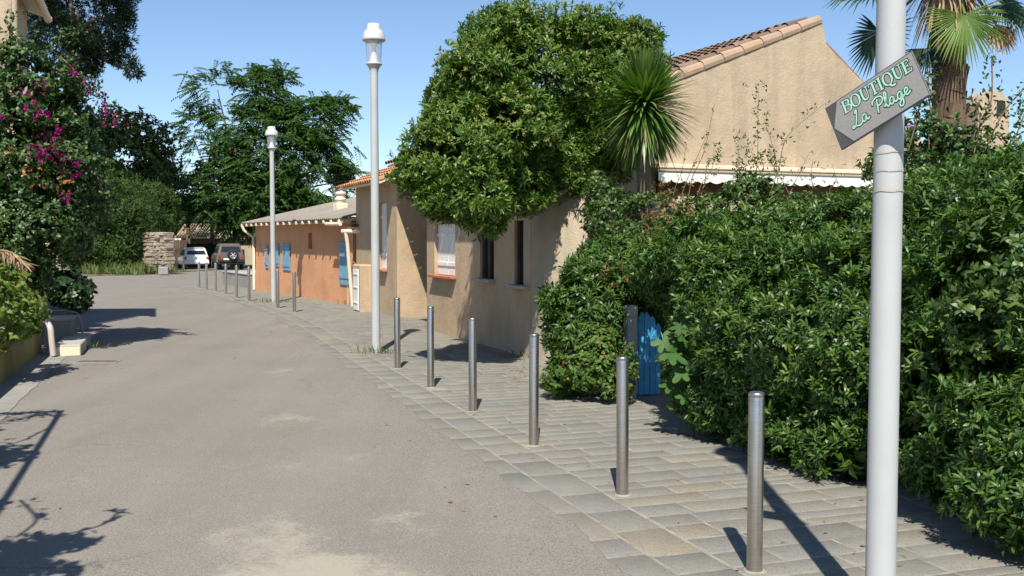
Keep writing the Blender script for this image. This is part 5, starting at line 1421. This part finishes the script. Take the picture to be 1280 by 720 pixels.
# tree with compound leaves behind the orange house
def ail():
    d = 74.0
    lb = [LB(340, 190, d, 75, 75, 4.5), LB(300, 240, d - 1, 62, 50, 4), LB(385, 215, d, 55, 62, 4), LB(330, 120, d, 42, 34, 3), LB(275, 210, d, 40, 42, 3), LB(410, 250, d, 38, 40, 3), LB(395, 150, d, 34, 28, 2.5), LB(345, 98, d, 22, 16, 1.6), LB(265, 260, d - 1, 36, 32, 2.5), LB(290, 150, d, 28, 26, 2), LB(345, 260, d - 2, 70, 36, 3), LB(430, 200, d, 16, 16, 1.2), LB(300, 278, d - 2, 30, 12, 1.6), LB(272, 112, d, 32, 24, 2), LB(252, 160, d, 24, 24, 1.6), LB(246, 200, d, 24, 24, 1.6), LB(236, 236, d, 20, 14, 1.2), LB(420, 135, d, 22, 18, 1.4), LB(436, 225, d, 18, 22, 1.4)]
    base = P(293, 330, d); base = np.array([base[0], d, gz(d)])
    root = empty('feathery_tree', 'tall green tree with long feathery leaves behind the orange house', 'tree', base)
    p, o = sample_lobes(lb, 4500, shell=(.5, 1.06), freq=1.05, gap=-.25, inside=.6, bump=.16)
    Pn = []; Dn = []; Nn = []
    spray = [(232, 92, -1), (240, 112, -1), (250, 130, -1), (230, 150, -1), (225, 165, -1), (222, 185, -1), (235, 200, -1), (212, 232, -1), (232, 222, -1), (440, 135, 1), (446, 185, 1), (430, 150, 1), (448, 215, 1), (330, 82, 0), (345, 80, 0), (355, 86, 1), (310, 95, -1), (410, 125, 1), (270, 92, -1), (255, 110, -1)]
    extra = [(P(u, v, d + random.uniform(-1, 1)), np.array([s * 1.0, random.gauss(0, .3), .15 if s else 1.0])) for u, v, s in spray for _ in range(2)]
    frs = list(zip(p, o)) + extra
    for q, out in frs:
        ax = nrm(np.array([out[0], out[1], out[2] * .5]) + rng.normal(size=3) * .45); L = random.uniform(.85, 1.45)
        side = nrm(np.cross(ax, [0, 0, 1.0]) + 1e-5)
        m = 9
        for k in range(m):
            f = (k + 1) / m; pos = q + ax * L * (f - .3) + np.array([0, 0, -.32 * L * f * f])
            for sgn in (-1, 1):
                Pn.append(pos); Dn.append(side * sgn + ax * .45 + np.array([0, 0, -.3])); Nn.append(np.array([0, 0, 1.0]) + rng.normal(size=3) * .2)
    Pn, Dn, Nn = map(np.array, (Pn, Dn, Nn))
    V, fs = leaf_quads(Pn, Dn, Nn, rng.uniform(.25, .37, len(Pn)), .115, .2, False)
    np_mesh('crown', V, fs, M['ail'], parent=root)
    top = P(298, 250, d); mb = MB(); mb.tube(catmull([base, base * .6 + top * .4 + [.1, 0, 0], top], 5), [.32 - .012 * i for i in range(11)], 10); mb.build('trunk', M['trunk'], root)
    limbs(top - [0, 0, .4], [np.array(l[:3]) for l in lb], .15, M['trunk'], 'limbs', root)
ail()

def date_palm(u, v, d, h_u, label, n=26, L=2.2):
    c = P(u, v, d); base = np.array([c[0], d, gz(d)])
    root = empty('date_palm', label, 'palm tree', base, 'palms behind the parked cars')
    mb = MB(); mb.tube([base, base * .5 + c * .5, c], [.2, .17, .16], 9); mb.build('trunk', M['trunk'], root)
    Pn = []; Dn = []; Nn = []
    mb = MB()
    for i in range(n):
        az = i * 2.4; el = math.radians(random.uniform(-5, 75)); dr = np.array([math.cos(az) * math.cos(el), math.sin(az) * math.cos(el), math.sin(el)]); hz = np.array([math.cos(az), math.sin(az), 0]); sd = np.array([-hz[1], hz[0], 0])
        l = L * random.uniform(.8, 1.1); pts = []
        for k in range(13):
            q = k / 12; pts.append(c + dr * l * q + np.array([0, 0, -.75 * l * q ** 2.1]))
        mb.tube(pts[::3], .02, 4)
        for k in range(2, 13):
            for sgn in (-1, 1):
                for _ in range(2):
                    Pn.append(pts[k] + rng.normal(size=3) * .03); Dn.append(sd * sgn + hz * .7 + [0, 0, .15] + rng.normal(size=3) * .12); Nn.append(np.array([0, 0, 1.0]))
    mb.build('leaf_ribs', M['date'], root)
    Pn, Dn, Nn = map(np.array, (Pn, Dn, Nn)); V, fs = leaf_quads(Pn, Dn, Nn, rng.uniform(.3, .5, len(Pn)), .07, .2, False)
    np_mesh('fronds', V, fs, M['date'], parent=root)
date_palm(235, 268, 82, 0, 'yellow green palm behind the white car')
date_palm(265, 272, 79, 0, 'palm with arching fronds between the two parked cars', 24, 2.0)
date_palm(212, 262, 90, 0, 'farthest pale palm left of the white car beside the evergreen', 22, 2.2)
date_palm(318, 285, 76, 0, 'low palm by the orange house corner behind the brown car', 22, 1.8)

# far wood closing the view
wl = []
for k in range(30):
    u = -260 + k * 22; wl.append(LB(u, 285 - random.uniform(0, 16), 120 + random.uniform(-6, 10), 22, 22 + random.uniform(0, 10), 3))
p, o = sample_lobes(wl, 7000, shell=(.6, 1.1), freq=.7, gap=-.6, inside=.6, zmin=-1.0)
V, fs = rosettes(p, o, 5, .55, .3, near=False, spread=(30, 90), jit=.6)
tag(np_mesh('distant_wood', V, fs, M['tamarisk']), 'distant greenery closing the street behind the cars', 'wood', kind='stuff')

# ================================================================== FAR END: walls, roofs, netting, cars
def stone_wall(p0, p1, h, label, th=.5):
    p0 = np.array(p0, float); p1 = np.array(p1, float); L = np.linalg.norm((p1 - p0)[:2]); e = nrm((p1 - p0) * [1, 1, 0])
    o = empty('stone_wall', label, 'wall', p0, 'dry stone walls at the bend')
    mb = MB(); z = 0
    while z < h:
        rh = random.uniform(.09, .20); s = 0
        while s < L:
            w = random.uniform(.14, .48); w = min(w, L - s + .05)
            c = p0 + e * (s + w / 2) + np.array([0, 0, z + rh / 2]) + rng.normal(size=3) * [.01, .03, .008]
            mb.box(c, (w - .03, th + random.gauss(0, .08), rh * random.uniform(.7, 1.15)), e + rng.normal(size=3) * [.08, .08, .10], ch=.025); s += w
        z += rh
    mb.build('stones', M['rock'], o)
    mb = MB(); mb.span(p0 + [0, 0, h / 2 - .1], p1 + [0, 0, h / 2 - .1], th * .6, h); mb.build('core', M['soil'], o)
a = G(170, 342); b = G(213, 343)
stone_wall(a, b, P(195, 292, a[1])[2] - a[2], 'dry stone wall end beside the white car at the bend')
a = G(30, 342); b = G(98, 342)
stone_wall(a, b, P(70, 305, a[1])[2] - a[2], 'dry stone wall left of the utility pole at the bend')
a = G(205, 344); o = empty('wall_plinth', 'pale concrete plinth block at the foot of the stone wall end', 'block', a)
mb = MB(); mb.box(a + np.array([.1, -.3, .25]), (.5, .35, .44), (1, .1, 0), ch=.04); mb.build('block', M['concrete'], o)

def utility_pole():
    b = G(100, 341); o = empty('utility_pole', 'thin grey utility pole with a white box at the bend', 'utility pole', b)
    mb = MB(); mb.lathe([(.12, -.1), (.09, P(100, 190, b[1])[2] - b[2])], b, 12); mb.build('pole', M['concrete_light'], o)
    c = P(101, 291, b[1] - .2); mb = MB(); mb.box(c, (.3, .16, .4), ch=.02); mb.build('box', M['white'], o)
    c = P(118, 332, b[1] - 1); g_ = G(118, 342)
    o = empty('iron_stake', 'short rusty stake in the grass at the bend', 'stake', g_); mb = MB(); mb.span(g_, g_ + np.array([.02, 0, .75]), .13, .13); mb.build('stake_body', M['red'], o)
utility_pole()

def far_huts():
    d = 84.0
    def hut(u0, u1, ve, vr, d, label, wallmat):
        a = P(u0, ve, d); b = P(u1, ve, d); zb = gz(d)
        o = empty('low_hut', label, 'hut', np.array([(a[0] + b[0]) / 2, d, zb]), 'low roofed huts behind the cars')
        mb = MB(); mb.box(np.array([(a[0] + b[0]) / 2, d + 2.2, (a[2] + zb) / 2]), (b[0] - a[0] - .3, 3.6, a[2] - zb)); mb.build('wall', wallmat, o)
        zr = P(u0, vr, d + 2.5)[2]
        mb = MB(); mb.prism([a + [-.2, 0, 0], b + [.2, 0, 0], b + np.array([.1, 2.6, zr - a[2]]), a + np.array([-.1, 2.6, zr - a[2]])], np.array([0, 0, .1])); r = mb.build('roof', M['cream'], o)
        mb = MB(); up = nrm(np.array([0, 2.6, zr - a[2]])); barrel_tiles(mb, a + [-.2, -.05, .1], np.array([1.0, 0, 0]), up, int((b[0] - a[0]) / .24), 7, .25, .38, .11); mb.build('tiles', M['verge'], r)
    hut(222, 285, 298, 281, 84, 'tiled hut roof above the white car', M['dark_wood'])
    hut(276, 330, 300, 288, 88, 'low hut behind the brown off-road car', M['greybeige'])
    # shade netting on a frame
    p0 = P(234, 336, 76); p1 = P(276, 336, 76); zb = gz(76); zt = P(250, 304, 76)[2]
    o = empty('netting_screen', 'black shade netting screen behind the two parked cars', 'screen', np.array([p0[0], 76, zb]))
    n = 26; V = []
    for i in range(n + 1):
        q = i / n; x = p0[0] + (p1[0] - p0[0]) * q
        for z in np.linspace(zb, zt - .08 * math.sin(q * PI * 3) ** 2, 5): V.append((x, 76 + .05 * math.sin(q * 21 + z * 2), z))
    V = np.array(V); k = (np.arange(n)[:, None] * 5 + np.arange(4)[None]).ravel()[:, None]
    np_mesh('net', V, [np.hstack([k, k + 5, k + 6, k + 1])], M['shade_net'], parent=o)
    for q in (0, .33, .66, 1):
        x = p0[0] + (p1[0] - p0[0]) * q; mb = MB(); mb.lathe([(.04, 0), (.04, zt - zb + .1)], (x, 76.1, zb), 8); mb.build('post', M['dark_wood'], o)
    p0 = P(205, 336, 80); zt = P(220, 300, 80)[2]
    o = empty('timber_screen', 'dark timber screen left of the netting behind the white car', 'screen', np.array([p0[0], 80, gz(80)]))
    mb = MB()
    for k in range(14): mb.box((p0[0] + k * .15, 80, (zt + gz(80)) / 2), (.13, .04, zt - gz(80)))
    mb.build('boards', M['dark_wood'], o)
    # low wall near the orange house
    a = G(287, 357); b = G(319, 361); o = empty('low_wall', 'low grey concrete wall between the brown car and the orange house', 'wall', a)
    zt = P(290, 341, a[1])[2] - a[2]; e = nrm((b - a) * [1, 1, 0])
    mb = MB(); mb.box((a + b) / 2 + np.array([.2, .6, zt / 2 - .05]), (np.linalg.norm(b - a) + .3, 1.2, zt + .1), e, ch=.03); mb.build('wall_body', M['concrete'], o)
    mb = MB(); mb.box((a + b) / 2 + np.array([.2, .6, zt + .02]), (np.linalg.norm(b - a) + .36, 1.26, .05), e, ch=.01); mb.build('coping', M['concrete_light'], o)
far_huts()

def car(name, label, loc, head, suv):
    loc = np.array(loc, float); fw = np.array([math.sin(head), math.cos(head), 0]); rt = np.array([fw[1], -fw[0], 0])
    def W(x, y, z): return loc + rt * x + fw * y + np.array([0, 0, z])
    root = empty(name, label, 'car', loc, 'cars parked at the bend')
    paint = M['car_gold'] if suv else M['car_white']
    if suv: w, L, hr, zs, zb, wr = .89, 4.3, 1.78, 1.10, .42, .35; rw = [(.02, zs), (.22, hr - .12)]
    else: w, L, hr, zs, zb, wr = .85, 3.9, 1.50, .93, .30, .30; rw = [(.03, zs), (.36, hr - .1)]
    def loft(st, mi=0):
        mb = MB(); vs = []; n = len(st[0][1])
        for y, ring in st: vs += [W(x, y, z) for x, z in ring]
        fs = [tuple(range(n - 1, -1, -1)), tuple(range((len(st) - 1) * n, len(st) * n))]
        for i in range(len(st) - 1):
            for k in range(n):
                j = (k + 1) % n; fs.append((i * n + k, i * n + j, i * n + n + j, i * n + n + k))
        mb.add(vs, fs, mi); return mb
    def ring(hw_, b, s, bul=1.0): return [(-hw_ * .9, b), (-hw_ * 1.0, b + .12), (-hw_ * 1.0, (b + s) * .5), (-hw_ * .97, s - .06), (-hw_ * .92, s), (hw_ * .92, s), (hw_ * .97, s - .06), (hw_, (b + s) * .5), (hw_, b + .12), (hw_ * .9, b)]
    st = [(0, ring(w * .9, zb + .06, zs - .04)), (.08, ring(w * .96, zb, zs)), (.5, ring(w, zb - .04, zs)), (L * .5, ring(w, zb - .05, zs - .02)), (L * .72, ring(w, zb - .05, zs - .05)), (L * .94, ring(w * .95, zb, zs - .18)), (L, ring(w * .84, zb + .08, zs - .3))]
    body = loft(st).build('body', paint, root)
    def gr(hb, ht, z1): return [(-hb, zs - .01), (-ht, z1 - .07), (-ht * .86, z1), (ht * .86, z1), (ht, z1 - .07), (hb, zs - .01)]
    gst = [(rw[0][0] + .04, gr(w * .88, w * .875, zs + .06)), (rw[1][0] - (.06 if suv else .1), gr(w * .9, w * .78, hr - .14)), (rw[1][0] + .08, gr(w * .91, w * .76, hr - .02)), (1.3, gr(w * .92, w * .77, hr)), (2.0, gr(w * .92, w * .76, hr - .03)), (2.75, gr(w * .9, w * .83, zs + .04))]
    loft(gst).build('cabin', paint, root)
    # windows
    y_b, y_t = rw[0][0] + .055, rw[1][0] - (.06 if suv else .1); za_, zb_ = zs + .10, hr - .2
    mb = MB(); bk = -.02
    f0 = .12; yb = y_b + (y_t - y_b) * .1
    mb.prism([W(-w * .74, yb + bk, za_), W(w * .74, yb + bk, za_), W(w * .64, y_t + bk - .01, zb_), W(-w * .64, y_t + bk - .01, zb_)], -fw * .012); mb.build('rear_window', M['dark_glass'], root)
    for s in (-1, 1):
        mb = MB()
        for (ya, yb2) in ((.42, 1.25), (1.33, 2.25)):
            mb.prism([W(s * w * .905, ya, zs + .06), W(s * w * .905, yb2 + (.2 if yb2 > 2 else 0), zs + .06), W(s * w * .795, yb2 - (.25 if yb2 > 2 else 0), hr - .17), W(s * w * .795, ya + .12, hr - .17)], rt * s * .012)
        mb.build('side_window', M['dark_glass'], root)
    # lamps, bumper, plate
    for s in (-1, 1):
        mb = MB(); zz = zs - .14 if not suv else .92
        mb.box(W(s * w * .83, .02, zz), (.13, .10, .2), rt, ch=.03); mb.build('tail_lamp', M['tail'], root)
    mb = MB(); mb.box(W(0, -.02, zb + .2), (w * 1.86, .2, .24), rt, ch=.05); bp = mb.build('bumper', paint if not suv else M['black'], root)
    mb = MB(); mb.box(W(0, .02, zb + .03), (w * 1.7, .16, .12), rt, ch=.03); mb.build('lower_trim', M['black'], bp)
    mb = MB(); px, pz = ((-.25, zb + .32) if suv else (0, zs - .26)); mb.box(W(px, -.015 if not suv else -.13, pz), (.5, .02, .11), rt); mb.build('number_plate', M['plate'], root)
    if not suv:
        mb = MB(); mb.lathe([(.045, -.005), (.045, .012), (0, .016)], W(0, .005, zs - .1), 14, axis=-fw); mb.build('badge', M['rim'], root)
        mb = MB(); mb.box(W(0, rw[1][0] + .02, hr - .0), (1.0, .2, .03), rt, ch=.01); mb.build('spoiler', paint, root)
    else:
        for s in (-1, 1):
            mb = MB(); mb.tube([W(s * w * .66, .5, hr + .0), W(s * w * .66, .6, hr + .06), W(s * w * .66, 2.0, hr + .05), W(s * w * .66, 2.1, hr - .02)], .025, 8); mb.build('roof_rail', M['black'], root)
    def wheel(x, y, r, ax, nm='wheel'):
        c = W(x, y, r) if nm == 'wheel' else W(x, y, 1.0)
        mb = MB(); wd = .1
        mb.lathe([(r * .62, -wd), (r * .9, -wd), (r, -wd * .6), (r, wd * .6), (r * .9, wd), (r * .62, wd), (r * .62, -wd)], c, 24, axis=ax); t = mb.build(nm, M['black'], root)
        mb = MB(); mb.lathe([(r * .64, wd * .5), (r * .6, wd * .8), (r * .54, wd * .5)], c, 24, axis=ax)
        az = nrm(ax); a1 = nrm(np.cross(az, [0, 0, 1.0])); a2 = np.cross(az, a1)
        for k in range(5):
            q = 2 * PI * k / 5 + .3; dr = a1 * math.cos(q) + a2 * math.sin(q); mb.box(c + dr * r * .3 + az * wd * .66, (r * .58, r * .2, .03), dr, az)
        mb.lathe([(r * .16, wd * .6), (r * .14, wd * .85), (0, wd * .88)], c, 12, axis=ax)
        mb.build('rim', M['rim'], t)
    for y in (.75, L - .75):
        for s in (-1, 1): wheel(s * (w - .11), y, wr, rt * s)
    if suv: wheel(.12, -.13, .36, -fw, 'spare_wheel')
c = G(246, 337.2)
car('parked_car', 'white hatchback parked at the far end of the street', c, math.radians(-25), False)
c = G(293, 337.2)
car('off_road_car', 'brownish off-road car with a spare wheel on its rear door', c + np.array([-.05, -.6, 0]), math.radians(-23), True)

# ================================================================== SMALL GROWTH
def tufts():
    Ps = []
    for (u, v, n, r) in ((470, 443, 90, .16), (342, 379, 110, .3), (441, 381, 60, .2), (100, 430, 40, .2), (112, 436, 30, .15), (548, 413, 25, .2), (640, 448, 25, .15), (300, 378, 10, .2), (205, 343, 120, .5)):
        g = G(u, v)
        for k in range(n):
            q = g + np.array([random.gauss(0, r), random.gauss(0, r * .5), .01]); Ps.append(q)
    for k in range(2600):
        q = random.random(); g = G(100 + 78 * q, 342.5 + random.gauss(0, 1.0)); g[1] += random.uniform(0, 1.5); Ps.append(g)
    Ps = np.array(Ps); n = len(Ps)
    far = Ps[:, 1] > 40
    D = rng.normal(size=(n, 3)) * .45 + [0, 0, 1]
    V, fs = leaf_quads(Ps, D, rng.normal(size=(n, 3)), np.where(far, rng.uniform(.3, .9, n), rng.uniform(.06, .2, n)), np.where(far, .07, .014), .25, False)
    tag(np_mesh('weeds', V, fs, M['grass']), 'weeds and grass at the foot of posts, walls and the far bend', 'grass', kind='stuff')
    # fallen leaves on the paving
    Ps = []
    for k in range(260):
        r = random.random()
        if r < .45: g = G(random.gauss(650, 22), random.gauss(470, 7))
        elif r < .6: g = G(random.gauss(515, 12), random.gauss(410, 4))
        elif r < .7: g = G(random.gauss(410, 14), random.gauss(376, 3))
        else:
            q = pathpt(random.uniform(8, 24), random.uniform(-.4, 2.2)); g = np.array([q[0], q[1], 0])
        Ps.append([g[0], g[1], gz(g[1]) + .022])
    for k in range(16):
        y = random.uniform(5.2, 22); x = random.uniform(Lx(y) + .6, bx(y) - .9); Ps.append([x, y, .006])
    for k in range(150):
        i = random.randrange(1, len(hb) - 1); q = random.random(); g = hb[i] * q + hb[i + 1] * (1 - q); off = abs(random.gauss(0, .22))
        Ps.append([g[0] - off * .8 + .1, g[1] - off * .5, .0225])
    for k in range(40):
        y = random.uniform(6, 20); q = bx(y) - .9 - abs(random.gauss(0, .15)); Ps.append([q, y, .012])
    Ps = np.array(Ps); n = len(Ps); D = rng.normal(size=(n, 3)) * [1, 1, .12]
    V, fs = leaf_quads(Ps, D, rng.normal(size=(n, 3)) * .25 + [0, 0, 1], rng.uniform(.025, .055, n), rng.uniform(.01, .024, n), .1, True, .3)
    tag(np_mesh('fallen_leaves', V, fs, M['litter']), 'dry fallen leaves scattered on the paving', 'leaves', kind='stuff')
tufts()

# ================================================================== LIGHT, SKY, CAMERA
w = bpy.data.worlds.new('World'); SC.world = w; w.use_nodes = True
nt = w.node_tree; nt.nodes.clear()
sky = nt.nodes.new('ShaderNodeTexSky'); sky.sky_type = 'NISHITA'; sky.sun_disc = False
elev = math.asin(-SUN[2]); sky.sun_elevation = elev; sky.sun_rotation = math.atan2(-SUN[0], -SUN[1])
sky.altitude = 0; sky.air_density = 0.9; sky.dust_density = 0.1; sky.ozone_density = 4.2
bg = nt.nodes.new('ShaderNodeBackground'); bg.inputs['Strength'].default_value = 0.084
ow = nt.nodes.new('ShaderNodeOutputWorld'); nt.links.new(sky.outputs[0], bg.inputs[0]); nt.links.new(bg.outputs[0], ow.inputs[0])
sl = bpy.data.lights.new('sun', 'SUN'); sl.energy = 4.1; sl.angle = math.radians(.55); sl.color = (1.0, .945, .86)
so = bpy.data.objects.new('sun', sl); COL.objects.link(so); so.location = (0, -10, 20)
so.rotation_euler = Vector(SUN.tolist()).to_track_quat('-Z', 'Y').to_euler()

cam = bpy.data.cameras.new('camera'); co = bpy.data.objects.new('camera', cam); COL.objects.link(co)
cam.sensor_width = 36.0; cam.lens = 36.0 * F / 1280.0; cam.clip_end = 4000; cam.clip_start = .05
co.location = (0, 0, H); co.rotation_euler = (math.pi / 2 - PITCH, 0, 0)
SC.camera = co
SC.view_settings.view_transform = 'Standard'; SC.view_settings.look = 'None'; SC.view_settings.gamma = 1; SC.view_settings.exposure = 0.8
SC.view_settings.use_curve_mapping = False
SC.cycles.max_bounces = 6; SC.cycles.diffuse_bounces = 3; SC.cycles.transparent_max_bounces = 8; SC.cycles.caustics_reflective = False; SC.cycles.caustics_refractive = False
